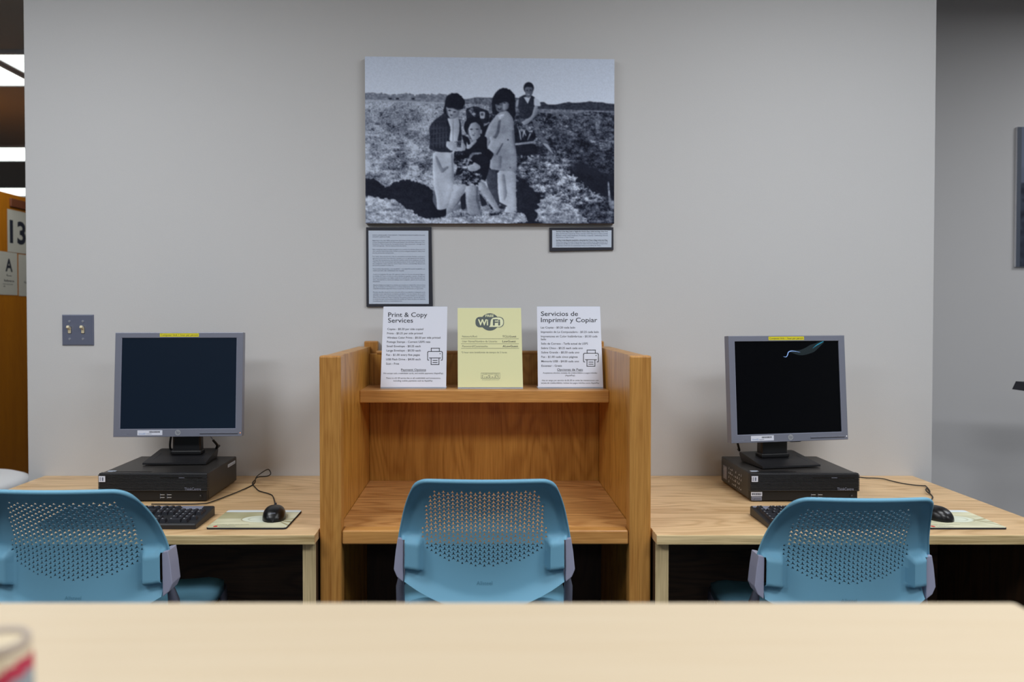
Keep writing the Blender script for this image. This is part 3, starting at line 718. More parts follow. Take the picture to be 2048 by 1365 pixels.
for tx, a, b, y in (('Las Copias - $0.20 cada lado', 155, 650, 422), ('Impresión de La Computadora - $0.25 cada lado', 157, 990, 488), ('Impresiones en Color Inalámbricas - $0.50 cada', 157, 970, 553), ('lado', 158, 232, 595), ('Sello de Correos - Tarifa actual de USPS', 160, 833, 660), ('Sobre Chico - $0.25 each cada uno', 160, 758, 725), ('Sobre Grande - $0.50 cada uno', 162, 708, 788), ('Fax - $1.00 cada cinco páginas', 163, 686, 853), ('Memoria USB - $4.00 cada uno', 163, 703, 917), ('Escanear - Gratis', 165, 457, 982)):
    it3.append(('T', tx, a, b, y, 42, 'ink', 0.008))
it3 += [('T', 'Opciones de Pago', 390, 760, 1038, 46, 'ink', 0.008), ('L', 390, 760, 1044, 1048, 'ink'),
        ('T', 'Aceptamos efectivo, tarjetas de crédito/débito y pagos móviles', 185, 965, 1081, 30, 'ink', 0.006), ('T', '(ApplePay).', 505, 650, 1117, 30, 'ink', 0.006),
        ('T', 'Hay un cargo por servicio de $1.50 en todas las transacciones con', 172, 983, 1187, 30, 'ink', 0.006), ('T', 'tarjeta de crédito/débito, incluso los pagos móviles como ApplePay.', 158, 998, 1225, 30, 'ink', 0.006)]
it3 += icon(762, 990, 735, 983)
q2 = [(112, 113), (1018, 118), (1048, 1288), (112, 1288)]
def rrect(x0, x1, y0, y1, r, n=6):
    out = []
    for cx, cy, a0 in ((x1 - r, y1 - r, 0), (x0 + r, y1 - r, 90), (x0 + r, y0 + r, 180), (x1 - r, y0 + r, 270)):
        for k in range(n + 1):
            a = math.radians(a0 + 90 * k / n); out.append((cx + r * math.cos(a), cy + r * math.sin(a)))
    return out[::-1]
it2 = [('P', [(573 + 132 * math.cos(a), 327 + 131 * math.sin(a)) for a in [-k * math.pi / 20 for k in range(40)]], 'wifi_dark', 0.0009),
       ('P', rrect(367, 773, 250, 408, 62), 'wifi_dark', 0.0011),
       ('P', [(560, 402), (700, 402), (735, 394), (760, 365), (764, 330), (760, 295), (735, 266), (700, 259), (650, 259), (612, 268), (590, 292), (582, 325), (580, 360), (573, 385)], 'wifi_light', 0.0014),
       ('T', 'FREE', 510, 627, 250, 48, 'wifi_light', 0.03), ('T', 'Wi', 402, 548, 375, 125, 'wifi_light', 0.03), ('T', 'Fi', 617, 720, 375, 125, 'wifi_dark', 0.03),
       ('T', 'Network/Red:', 177, 393, 558, 42, 'ink_grey', 0.0), ('T', 'TCLLGuest', 752, 950, 558, 42, 'ink', 0.008), ('L', 160, 986, 576, 581, 'ink_grey'),
       ('T', 'User Name/Nombre de Usuario:', 177, 680, 631, 42, 'ink_grey', 0.0), ('T', 'LawGuest', 752, 943, 631, 42, 'ink', 0.008), ('L', 160, 988, 650, 655, 'ink_grey'),
       ('T', 'Password/Contraseña:', 177, 545, 703, 42, 'ink_grey', 0.0), ('T', 'ALawGuest', 755, 977, 703, 42, 'ink', 0.008), ('L', 160, 990, 718, 723, 'ink_grey'),
       ('T', '*2 hour time limit/Límite de tiempo de 2 horas', 162, 817, 792, 36, 'ink_grey', 0.0),
       ('L', 445, 718, 1079, 1083, 'ink_grey'), ('L', 445, 718, 1157, 1163, 'ink_grey'), ('L', 445, 448, 1080, 1160, 'ink_grey'), ('L', 715, 718, 1080, 1160, 'ink_grey'),
       ('T', 'TULARE COUNTY PUBLIC', 460, 703, 1104, 20, 'ink_grey', 0.01), ('T', 'L   A   W', 460, 703, 1127, 20, 'ink_grey', 0.02), ('T', 'L I B R A R Y', 460, 706, 1149, 22, 'ink_grey', 0.02),
       ('T', 'serving the public and the courts', 460, 705, 1184, 16, 'ink_grey', 0.0)]
sheet('print_price_sign', 'white sign headed Print & Copy Services, leftmost of three on the shelf', PX(761, 777, 2.425).x, PX(892.2, 777.7, 2.425).x, PX(767, 613, 2.505).x, PX(894.7, 615, 2.505).x, PX(830, 614, 2.505).z, 2.425, 2.505, 'paper', q1, it1)
wifi = sheet('wifi_sign', 'yellow FREE WiFi sign in the middle of the carrel shelf', PX(915.7, 779, 2.42).x, PX(1046, 780, 2.42).x, PX(915.2, 616, 2.50).x, PX(1042, 617, 2.50).x, PX(978, 616.5, 2.50).z, 2.42, 2.50, 'yellowpaper', q2, it2)
sheet('print_price_sign', 'white Spanish sign headed Servicios de Imprimir, rightmost on the shelf', PX(1076, 777.7, 2.425).x, PX(1206.4, 778.3, 2.425).x, PX(1073.8, 613.6, 2.505).x, PX(1200, 614.2, 2.505).x, PX(1137, 613.8, 2.505).z, 2.425, 2.505, 'paper', q3, it3)

# ------------------------------------------------------------ framed texts on the wall
def text_panel(label, outer, inner, lines, srcq):
    Y0 = WY - 0.008
    c = [PX(x, y, Y0) for x, y in outer]; ci = [PX(x, y, Y0) for x, y in inner]
    o0 = sum(c, Vector()) / 4
    t = empty('text_panel', label, 'text panel', (o0.x, WY, c[3].z), 0, 'framed texts under the photograph')
    L0 = Vector((o0.x, WY, c[3].z))
    bd = MB(); vs = [p - L0 for p in c] + [Vector((p.x, WY - 0.0005, p.z)) - L0 for p in c]
    bd.add([tuple(v) for v in vs], [[0, 3, 2, 1], [4, 5, 6, 7], [0, 1, 5, 4], [1, 2, 6, 5], [2, 3, 7, 6], [3, 0, 4, 7]], 'blackmat'); bd.build('black_mount', t)
    pg = MB(); P4 = [p - L0 for p in ci]
    pg.add([(p.x, p.y - 0.0006, p.z) for p in P4], [[0, 3, 2, 1]], 'paper_doc')
    def place(x, y, e=0.0011):
        a = P4[0].lerp(P4[1], x); b = P4[3].lerp(P4[2], x); p = a.lerp(b, y); return (p.x, p.y - e, p.z)
    sx0, sy0, sx1, sy1 = srcq
    for tx, a, b, y, size, bold in lines:
        text(pg, tx, (a - sx0) / (sx1 - sx0), (b - sx0) / (sx1 - sx0), 0, size, 'ink_doc' if bold < 0.015 else 'ink', lambda x, z, y=y: place(x, (y - sy0) / (sy1 - sy0) - z / (sy1 - sy0)), bold)
    pg.build('printed_page', t)
TX = [('MANY LANGUAGES, ONE DREAM : THE PEOPLE WHO SHAPED TULARE', 190, 985, 201), ('COUNTY AGRICULTURE', 190, 455, 228),
('Beginning in the mid-1800s, people from all corners of the world came to Tulare', 190, 985, 283), ('County seeking fertile ground for farms and families. Like the Native Americans who', 190, 985, 310), ('had lived in Tulare County for thousands of years, they discovered - through hard', 190, 985, 337), ('work and ingenuity - that the land provided abundantly.', 190, 708, 363),
('Many immigrants came to escape droughts or to countries like the Dust Bowl, the Civil', 190, 985, 418), ('War, and the Great Depression. Others arrived as refugees looking for safety from', 190, 985, 445), ('poverty, persecution and genocide.', 190, 513, 471),
('For many, they carved out a life for themselves and their families working in', 190, 985, 525), ('agriculture as growers, farm laborers, ranchers, or in an agricultural service industry.', 190, 985, 552), ('Through their perseverance, they left their indelible marks on the landscape and made', 190, 985, 579), ('Tulare County the second largest agricultural producer in the world. The blending of', 190, 985, 606), ('the immigrants unique cultures makes Tulare County a wonderfully diverse and', 190, 985, 633), ('harmonious example of California.', 190, 510, 659),
('MUCHOS IDIOMAS, UN SUEÑO : LA GENTE QUE FORMÓ LA', 192, 985, 714), ('AGRICULTURA DEL CONDADO DE TULARE', 192, 668, 741),
('A partir de mediados del siglo XIX, gente de todos los rincones del mundo llegaron', 192, 985, 796), ('al condado de Tulare en busca de tierras fértiles para granjas y ranchos. Al igual que', 192, 985, 823), ('los nativos americanos que habían vivido en el condado de Tulare durante miles de', 192, 985, 850), ('años, descubrieron, mediante trabajo duro e ingenio, que la tierra proveía', 192, 985, 877), ('abundante.', 192, 300, 904),
('Algunos inmigrantes llegaron en oleadas provocadas por catástrofes como la Gran', 192, 987, 958), ('del sur, la Guerra Civil Americana y la Gran Depresión. Otros llegaron como', 192, 987, 984), ('refugiados buscando seguridad frente a la pobreza, la persecución y el genocidio.', 192, 960, 1011),
('Muchos de ellos forjaron una vida para ellos y sus familias trabajando en la', 192, 987, 1066), ('agricultura como agricultores, jornaleros, ganaderos o en una industria de servicios', 192, 987, 1093), ('agrícolas. Gracias a su perseverancia, dejaron su huella indeleble en el paisaje e', 192, 987, 1120), ('hicieron del condado de Tulare el segundo más grande productor agrícola del mundo.', 192, 987, 1147), ('La mezcla de estas culturas únicas hace del condado de Tulare una parte de California', 192, 987, 1173), ('maravillosamente diversa y armoniosamente rica.', 192, 637, 1200)]
text_panel('tall black-edged text panel below the left end of the photograph', [(732.1, 454.9), (862.9, 454.5), (865.5, 612.8), (732.8, 613.9)], [(736.9, 461.5), (856.8, 461.8), (857.6, 608.3), (738, 608.3)], [(a, b, c, d, 22, 0.0) for a, b, c, d in TX], (129, 125, 1040, 1238))
TY = [('Sui-Kay Linda Sing (Left to Right) Sui Wayne Sing, Linda Lee Sing, Cheri Ann', 412, 1735, 247, 0.016), ('Sing, and Dorothy Ong Leong. Photo courtesy of the Sing used in Tulare County', 412, 1735, 300, 0.006), ('Museum exhibit titled Happiness, Prosperity, Longevity: Celebrating Chinese', 412, 1735, 347, 0.006), ('Experiences in Tulare County.', 412, 872, 393, 0.006),
('Sui-Kay Linda Sing (de izquierda a derecha) Sui Wayne Sing, Linda Lee Sing,', 412, 1728, 467, 0.016), ('Cheri Ann Sing y Dorothy Ong Leong. Foto cortesía de los Sing utilizada en la', 412, 1735, 512, 0.006), ('exhibición del Museo del Condado de Tulare titulada Felicidad, prosperidad,', 412, 1735, 555, 0.006), ('longevidad: Celebrando las experiencias chinas en el condado de Tulare.', 412, 1560, 602, 0.006)]
text_panel('small wide black-edged text panel below the right end of the photograph', [(1099, 455.5), (1226.9, 454.8), (1227, 500), (1099.3, 502.7)], [(1104.4, 460.9), (1223, 460.9), (1222.8, 495), (1104.4, 495.6)], [(a, b, c, d, 36, e) for a, b, c, d, e in TY], (312, 203, 1829, 640))

# ------------------------------------------------------------ the black-and-white photograph
def blur(A, k):
    """separable box blur twice, radius k pixels"""
    if k < 1: return A
    for _ in range(2):
        for ax in (0, 1):
            P = np.pad(A, [(k + 1, k) if a == ax else (0, 0) for a in (0, 1)], mode='edge'); c = np.cumsum(P, axis=ax); n = A.shape[ax]
            A = (np.take(c, range(2 * k + 1, 2 * k + 1 + n), ax) - np.take(c, range(0, n), ax)) / (2 * k + 1)
    return A
def photo_image():
    w_, h = 1000, 670
    Y, X = np.mgrid[0:h, 0:w_].astype(float); X = 108 + X / (w_ - 1) * 1792; Y = 84 + Y / (h - 1) * 1204
    n1 = noise2(w_, h, (120, 150), 1); n2 = noise2(w_, h, (50, 60), 2); n3 = noise2(w_, h, (14, 20), 3); nf = noise2(w_, h, (250, 330), 4); n4 = noise2(w_, h, (90, 25), 6)
    nb = noise2(w_, h, (70, 45), 12); nc = noise2(w_, h, (28, 16), 13)
    T = 0.90 + 0.06 * (Y - 84) / 330 + 0.02 * (nf - .5)
    S = lambda a, lo, hi: np.clip((a - lo) / (hi - lo), 0, 1)
    def put(mask, v, soft=1):
        nonlocal T; mask = blur(np.asarray(mask, float), soft); T = T * (1 - mask) + v * mask
    # tree line
    put(((Y > 352 + 14 * (n2 - .5) + 18 * (n3 - .5) + 10 * (n1 - .5)) & (X < 720)).astype(float), 0.55 + 0.25 * (n1 - .5))
    put(((Y > 382 + 30 * (n3 - .5)) & (X > 700) & (X < 1240)).astype(float), 0.42 + 0.3 * (n1 - .5))
    put(((Y > 402 + 26 * (n3 - .5) + 14 * (n2 - .5)) & (X > 1230)).astype(float), 0.20 + 0.15 * (n1 - .5))
    for cx in (290, 342, 455): put((((X - cx) / 12) ** 2 + ((Y - 386) / 7) ** 2 < 1).astype(float), 0.15)
    # ground
    pers = S(Y, 400, 900)
    gl = 0.66 + (0.22 + 0.1 * pers) * (n1 - .5) + (0.1 + 0.30 * pers) * (nb - .5) + 0.42 * pers * (nc - .5) + 0.35 * (n3 - .5) + 0.30 * (nf - .5) + 0.10 * S(Y, 700, 1250)
    gl = gl - 0.42 * S(n1 * 0.5 + n2 * 0.5, 0.64, 0.80)
    put((Y > 397 + (X - 108) * 0.03).astype(float) * (X < 1000), np.clip(gl, 0.12, 0.88))
    put(((np.abs(Y - 399 - (X - 108) * 0.028) < 5) & (X < 700)).astype(float), 0.75)
    put((Y > 452 + (X - 1380) * 0.02) * (X >= 1000).astype(float), np.clip(0.50 + 0.3 * (n1 - .5), 0, 1))
    xb = 1380 + 0 * X
    fur = 0.30 + 0.45 * (n1 - .5) + 0.45 * (nb - .5) + 0.45 * (nc - .5) + 0.3 * (nf - .5)
    put(((Y > 480 + 30 * (n3 - .5)) & (X >= 1000)).astype(float), np.clip(fur, 0.04, 0.75))
    fr = noise2(w_, h, (9, 9), 8)
    put(S(fr, 0.5, 0.7) * ((Y > 500) & (X >= 1200)), 0.10)
    def poly(pts, v, tex=0.0, soft=1, jag=0.0):
        xx = X + jag * (n2 - .5) * 2; yy = Y + jag * (n1 - .5) * 2
        if len(pts) > 3:                                  # rounded outline
            q = []
            for a, b in zip(pts, pts[1:] + pts[:1]): q += [(a[0] * .86 + b[0] * .14, a[1] * .86 + b[1] * .14), (a[0] * .14 + b[0] * .86, a[1] * .14 + b[1] * .86)]
            pts = q
        t = tex if tex > 0.24 else tex * 0.5
        mk = inpoly(xx, yy, pts).astype(float)
        if 0 < tex < 0.24:                                # rounded bodies: lit from the left in the printed picture
            bl = blur(mk, 7); v = v + (0.22 * v + 0.02) * (np.roll(bl, -7, 1) - np.roll(bl, 7, 1)) + 0.12 * v * (n3 - .5) * 2
        put(mk, np.clip(v + t * (0.5 * (n1 - .5) + 0.6 * (nb - .5) + 0.5 * (n2 - .5)) + t * .5 * (nf - .5), 0.02, 0.98), soft)
    def ell(cx, cy, rx, ry, v, k=1.0): put((((X - cx) / rx) ** 2 + ((Y - cy) / ry) ** 2 < 1) * k, v)
    # furrows and light soil at the right
    poly([(1210, 800), (1500, 830), (1720, 1020), (1800, 1120), (1600, 1160), (1350, 1060), (1230, 930)], 0.50, 0.9, jag=30)
    poly([(1500, 860), (1700, 925), (1860, 960), (1900, 980), (1900, 1110), (1760, 1060), (1620, 960)], 0.07, 0.08, jag=30)
    poly([(1400, 480), (1900, 500), (1900, 700), (1650, 640)], 0.32, 0.5, jag=20)
    poly([(1450, 600), (1700, 680), (1900, 820), (1900, 950), (1700, 860), (1500, 760)], 0.2, 0.45, jag=25)
    poly([(1195, 930), (1340, 1050), (1360, 1150), (1320, 1290), (1230, 1290), (1200, 1120)], 0.09, 0.12, jag=20)
    poly([(1350, 1110), (1420, 1070), (1600, 1160), (1760, 1280), (1340, 1290)], 0.66, 0.6, jag=22)
    poly([(1600, 1170), (1900, 1150), (1900, 1290), (1740, 1290)], 0.25, 0.6, jag=20)
    poly([(1850, 980), (1862, 980), (1875, 1120), (1900, 1120), (1900, 1180), (1862, 1170)], 0.55, 0.4)
    # shade at lower left
    poly([(100, 960), (170, 962), (215, 1000), (258, 1032), (300, 995), (400, 968), (470, 985), (540, 1010), (600, 1065), (690, 1130), (690, 1240), (600, 1246), (520, 1252), (450, 1200), (380, 1160), (310, 1112), (220, 1104), (100, 1082)], 0.09, 0.12, jag=9)
    poly([(100, 1085), (220, 1108), (310, 1116), (380, 1164), (450, 1204), (520, 1256), (900, 1240), (1250, 1200), (1280, 1290), (100, 1290)], 0.72, 0.55, jag=8)
    # far cart
    poly([(830, 455), (900, 435), (1000, 470), (1000, 560), (840, 560)], 0.12, 0.2); poly([(850, 470), (875, 440), (905, 480), (900, 520)], 0.5, 0.8)
    poly([(930, 475), (970, 475), (968, 525), (935, 525)], 0.75); poly([(940, 485), (960, 485), (960, 505), (940, 505)], 0.3)
    # man with crate of roots
    poly([(1170, 560), (1330, 540), (1335, 690), (1165, 700)], 0.08, 0.2)
    poly([(1305, 520), (1345, 545), (1375, 625), (1420, 690), (1465, 782), (1440, 765), (1385, 700), (1330, 640)], 0.42, 0.3)
    poly([(1380, 700), (1420, 705), (1465, 785), (1420, 740)], 0.7)
    for a, b, c, d in ((1215, 585, 1228, 680), (1240, 590, 1265, 650), (1310, 600, 1275, 680), (1300, 560, 1312, 610), (1255, 600, 1240, 660)):
        poly([(a - 7, b), (a + 7, b), (c + 3, d), (c - 3, d)], 0.72, 0.2)
    poly([(1165, 705), (1325, 686), (1330, 700), (1180, 720)], 0.66, 0.2)
    poly([(1180, 720), (1330, 702), (1350, 780), (1200, 790)], 0.08, 0.1)
    poly([(1212, 372), (1250, 350), (1300, 350), (1332, 372), (1328, 430), (1318, 528), (1235, 518), (1205, 440)], 0.14, 0.18)
    poly([(1248, 368), (1300, 362), (1277, 416)], 0.86); poly([(1322, 368), (1362, 392), (1372, 432), (1322, 432)], 0.86)
    poly([(1196, 390), (1214, 380), (1208, 430), (1190, 440)], 0.7)
    poly([(1325, 430), (1352, 430), (1338, 500), (1280, 560), (1250, 572), (1215, 560), (1240, 545), (1305, 505)], 0.62, 0.1)
    ell(1284, 300, 37, 42, 0.08); poly([(1256, 302), (1270, 292), (1312, 295), (1314, 335), (1300, 362), (1282, 374), (1262, 356)], 0.42, 0.15)
    ell(1272, 318, 7, 4, 0.1); ell(1298, 316, 7, 4, 0.1); poly([(1270, 345), (1298, 343), (1285, 353)], 0.75)
    poly([(1200, 560), (1230, 545), (1250, 575), (1310, 560), (1330, 590), (1300, 640), (1270, 600), (1230, 620), (1200, 590)], 0.25, 0.8)
    # girl on the right
    poly([(1020, 460), (1016, 410), (1035, 350), (1070, 312), (1105, 300), (1150, 312), (1185, 352), (1192, 430), (1186, 540), (1160, 560), (1130, 480), (1050, 500), (1028, 500)], 0.07, 0.08, jag=5)
    poly([(1042, 415), (1062, 400), (1125, 392), (1143, 415), (1140, 448), (1112, 476), (1075, 484), (1050, 462)], 0.40, 0.1)
    poly([(1098, 412), (1122, 404), (1140, 420), (1132, 450), (1104, 468), (1096, 446)], 0.66, 0.05, 2); poly([(1060, 436), (1096, 428), (1098, 446), (1066, 456)], 0.60, 0.05, 2)
    poly([(1030, 395), (1100, 366), (1146, 376), (1146, 408), (1116, 400), (1080, 412), (1042, 424)], 0.07)
    ell(1064, 420, 11, 5, 0.08); ell(1110, 411, 10, 4, 0.10); poly([(1058, 449), (1092, 443), (1082, 460), (1066, 460)], 0.12); poly([(1064, 450), (1088, 446), (1076, 452)], 0.85, 0, 0)
    poly([(1045, 425), (1050, 462), (1070, 484), (1058, 480), (1040, 440)], 0.12, 0, 2)
    poly([(985, 895), (1060, 900), (1078, 1150), (1040, 1140), (1000, 1060), (980, 980)], 0.26, 0.2)
    poly([(1058, 900), (1192, 905), (1192, 1080), (1198, 1190), (1160, 1212), (1105, 1205), (1120, 1165), (1075, 1140), (1062, 1050)], 0.82, 0.12)
    poly([(1090, 930), (1110, 925), (1130, 1080), (1105, 1130)], 0.62, 0.1); poly([(1072, 1130), (1130, 1160), (1100, 1175)], 0.2)
    poly([(1050, 500), (1075, 480), (1130, 466), (1172, 520), (1178, 600), (1172, 680), (1195, 760), (1200, 908), (1105, 905), (1000, 892), (1012, 800), (968, 720), (962, 660), (985, 590), (1015, 545)], 0.66, 0.16)
    poly([(1065, 540), (1085, 530), (1070, 640), (1005, 720), (985, 740), (1000, 690), (1050, 630)], 0.40, 0.12)
    poly([(1000, 660), (1010, 650), (1095, 700), (1050, 786), (985, 738), (1010, 690)], 0.76, 0.1)
    poly([(1095, 700), (1102, 705), (1058, 790), (1048, 786)], 0.3); poly([(1165, 610), (1180, 600), (1190, 760), (1172, 700)], 0.42, 0.1)
    poly([(1060, 800), (1090, 790), (1085, 890), (1060, 880)], 0.55, 0.1); ell(1135, 678, 5, 5, 0.1); ell(1150, 880, 4, 4, 0.2)
    poly([(1060, 500), (1110, 490), (1100, 520), (1075, 530)], 0.85, 0.3); poly([(990, 740), (1035, 782), (1010, 830), (965, 790)], 0.05)
    # toddler
    poly([(800, 640), (850, 660), (870, 720), (940, 645), (985, 660), (985, 740), (1010, 800), (1000, 890), (975, 978), (930, 960), (900, 900), (860, 860), (800, 930), (755, 940), (770, 880), (800, 860), (760, 850), (745, 800), (830, 745)], 0.06, 0.06)
    poly([(930, 600), (1000, 560), (1010, 540), (970, 640), (960, 720), (935, 650)], 0.06)
    ell(890, 585, 72, 72, 0.07); poly([(850, 600), (868, 560), (905, 550), (935, 580), (940, 628), (920, 668), (892, 684), (866, 668), (852, 640)], 0.70, 0.08)
    poly([(848, 590), (856, 640), (876, 676), (860, 668), (845, 630)], 0.4); poly([(905, 556), (935, 582), (938, 628), (922, 664), (908, 640), (914, 590)], 0.52, 0.04, 3); ell(872, 603, 12, 5, 0.34); ell(914, 602, 12, 5, 0.30); ell(873, 604, 6, 3, 0.15); ell(914, 603, 6, 3, 0.15); ell(888, 646, 9, 4, 0.28); ell(884, 628, 6, 7, 0.78); ell(896, 634, 5, 4, 0.45)
    ell(942, 620, 7, 16, 0.6)
    poly([(838, 690), (850, 720), (905, 675), (912, 690), (860, 745), (836, 745)], 0.72, 0.15)
    poly([(745, 830), (790, 780), (860, 790), (880, 860), (940, 940), (945, 985), (920, 1010), (880, 1000), (830, 1020), (800, 1010), (790, 960), (820, 900), (780, 900)], 0.30, 1.1, jag=14)
    poly([(860, 790), (880, 772), (945, 770), (945, 782), (885, 788), (860, 830), (840, 880), (832, 870), (845, 830)], 0.6, 0.3)
    poly([(848, 868), (880, 858), (890, 842), (905, 848), (935, 868), (938, 885), (905, 906), (860, 908), (846, 890)], 0.76, 0.08)
    for yy in (872, 884, 895): poly([(850, yy), (895, yy + 2), (895, yy + 4), (850, yy + 2)], 0.35)
    for pts in ([(805, 1000), (838, 1005), (820, 1060), (770, 1140), (720, 1210), (685, 1232), (688, 1190), (720, 1110), (760, 1040)], [(842, 1015), (880, 1005), (922, 1018), (918, 1110), (942, 1190), (935, 1222), (850, 1225), (832, 1130)], [(918, 990), (955, 980), (1005, 1050), (1075, 1180), (1082, 1205), (1040, 1195), (985, 1120), (930, 1040)]):
        poly(pts, 0.68, 0.18)
    poly([(905, 1020), (922, 1018), (918, 1110), (940, 1185), (925, 1190), (902, 1110)], 0.42, 0.1); poly([(820, 1060), (834, 1060), (800, 1110), (735, 1205), (722, 1208)], 0.4)
    poly([(725, 1200), (770, 1145), (798, 1160), (780, 1190)], 0.5, 0.2); poly([(945, 1170), (985, 1150), (1020, 1190), (985, 1205)], 0.6, 0.3); poly([(790, 1100), (830, 1060), (832, 1180), (800, 1190)], 0.1); poly([(925, 1060), (980, 1130), (985, 1150), (945, 1165)], 0.12)
    # boy on the left
    poly([(560, 1130), (600, 1090), (625, 1180), (690, 1185), (690, 1225), (660, 1240), (570, 1235)], 0.06, 0.04)
    poly([(594, 765), (735, 768), (747, 860), (742, 1010), (715, 1130), (690, 1180), (650, 1190), (622, 1186), (618, 1110), (604, 1040), (592, 900)], 0.84, 0.10)
    poly([(610, 800), (625, 800), (665, 890), (700, 870), (712, 880), (660, 925), (628, 870)], 0.6, 0.1); poly([(604, 1040), (618, 1110), (622, 1186), (590, 1120)], 0.4); poly([(725, 780), (740, 780), (744, 960), (735, 960)], 0.58)
    poly([(660, 500), (690, 470), (715, 520), (725, 600), (716, 690), (745, 735), (735, 772), (640, 770), (566, 748), (575, 690), (568, 590), (600, 545)], 0.15, 0.16)
    poly([(775, 515), (795, 550), (803, 640), (800, 690), (770, 690), (785, 600)], 0.12, 0.1)
    for k in range(5): poly([(600 + k * 22, 560 + k * 6), (606 + k * 22, 560 + k * 6), (600 + k * 24, 740), (593 + k * 24, 740)], 0.26, 0.1)
    for k in range(4): poly([(580, 600 + k * 36), (712, 585 + k * 36), (712, 591 + k * 36), (580, 607 + k * 36)], 0.24, 0.1)
    poly([(698, 522), (735, 530), (778, 512), (787, 560), (785, 620), (768, 690), (712, 690), (724, 600)], 0.84, 0.1); poly([(738, 535), (744, 535), (742, 690), (736, 690)], 0.62)
    poly([(692, 690), (740, 695), (765, 730), (760, 756), (725, 760), (690, 730)], 0.74, 0.1); poly([(785, 690), (815, 700), (835, 730), (825, 760), (770, 750), (768, 738), (805, 738)], 0.68, 0.1)
    poly([(765, 690), (800, 688), (795, 735), (768, 735)], 0.3, 0.6); poly([(745, 765), (800, 760), (830, 800), (800, 860), (745, 840)], 0.14, 0.6)
    poly([(672, 470), (680, 420), (692, 370), (730, 342), (775, 344), (812, 372), (826, 415), (818, 445), (790, 462), (700, 470), (692, 500)], 0.07, 0.05, jag=4)
    poly([(690, 450), (700, 428), (770, 438), (800, 458), (786, 492), (760, 520), (728, 528), (702, 500)], 0.68, 0.06)
    poly([(686, 440), (705, 400), (800, 420), (818, 452), (780, 470), (742, 452), (706, 452)], 0.07, 0.04, 2)
    poly([(760, 470), (795, 462), (788, 495), (762, 522), (742, 524), (764, 500)], 0.52, 0.04, 3)
    ell(716, 468, 12, 5, 0.30); ell(714, 468, 7, 3, 0.1); ell(752, 478, 12, 5, 0.30); ell(752, 478, 6, 3, 0.12); poly([(715, 496), (742, 502), (728, 509)], 0.18); ell(731, 484, 5, 8, 0.85)
    poly([(688, 452), (697, 452), (708, 508), (700, 500)], 0.3, 0, 2); poly([(788, 466), (826, 452), (800, 500), (784, 506)], 0.72, 0.3)
    T = T + 0.05 * (nf - .5)
    T = np.clip(T, 0, 1)
    # soften: average 2x2
    T = S(blur(T, 1), 0.03, 0.97).reshape(335, 2, 500, 2).mean(axis=(1, 3))
    dark = np.array([12, 17, 34]) / 255; light = np.array([222, 234, 255]) / 255
    return lin(dark + (light - dark) * T[..., None])
PH = [PX(729.8, 113.1, WY - 0.022), PX(1228.8, 118.7, WY - 0.022), PX(1228.2, 447.5, WY - 0.022), PX(731.2, 447.2, WY - 0.022)]
t = empty('wall_photograph', 'large black and white photograph of children in a field, mounted above the carrel', 'photograph', (0.03, WY, PH[3].z))
L0 = Vector((0.03, WY, PH[3].z)); PL = [p - L0 for p in PH]
b = MB(); vs = [tuple(p) for p in PL] + [(p.x, -0.0006, p.z) for p in PL]
b.add(vs, [[4, 5, 6, 7], [0, 1, 5, 4], [1, 2, 6, 5], [2, 3, 7, 6], [3, 0, 4, 7], [0, 3, 2, 1]], 'board_edge'); b.build('backing_board', t)
b = MB()
def plc(u, v):
    p = PL[0].lerp(PL[1], u).lerp(PL[3].lerp(PL[2], u), v); return (p.x, p.y - 0.0008, p.z)
base, cols = image_mesh(b, photo_image(), plc)
o = b.build('photographic_print', t); set_print(o, base, cols)

# picture at the right edge, on the recess wall
Yp = RY - 0.012
def picture_edge():
    a = PX(2035, 254, Yp); c = PX(2034.5, 534, Yp); W = 0.80
    t = empty('wall_photograph', 'dark bordered photograph cut off by the right edge of the view', 'photograph', (a.x, RY, c.z))
    H = a.z - c.z
    MB().box(0, W, -0.012, -0.0006, 0, H, 'white_metal').build('backing_board', t)
    MB().box(0.0, W, -0.0128, -0.0121, 0.0, H, 'slate').build('dark_border', t)
    w_, h = 120, 90; n = noise2(w_, h, (20, 26), 31); n2 = noise2(w_, h, (50, 60), 32)
    Yg, Xg = np.mgrid[0:h, 0:w_]; v = Yg / h; u = Xg / w_
    T = np.where(v < 0.28 + 0.03 * n, 0.55, 0.12 + 0.3 * n * n2)
    for cx in (0.02, 0.16, 0.3, 0.44, 0.6, 0.76, 0.9):
        T = np.where(((u - cx) / 0.05) ** 2 + ((v - 0.34) / 0.055) ** 2 < 1, 0.5, T); T = np.where((np.abs(u - cx) < 0.055) & (v > 0.4) & (v < 0.75), 0.06 + 0.25 * n2, T)
    img = lin(np.array([20, 24, 36]) / 255 + (np.array([190, 200, 226]) - np.array([20, 24, 36])) / 255 * T[..., None])
    b = MB(); bd = 0.0185
    base, cols = image_mesh(b, img, lambda u, v: (bd + u * (W - 2 * bd), -0.0134, H - 0.0 - v * H))
    o = b.build('photographic_print', t); set_print(o, base, cols)
picture_edge()

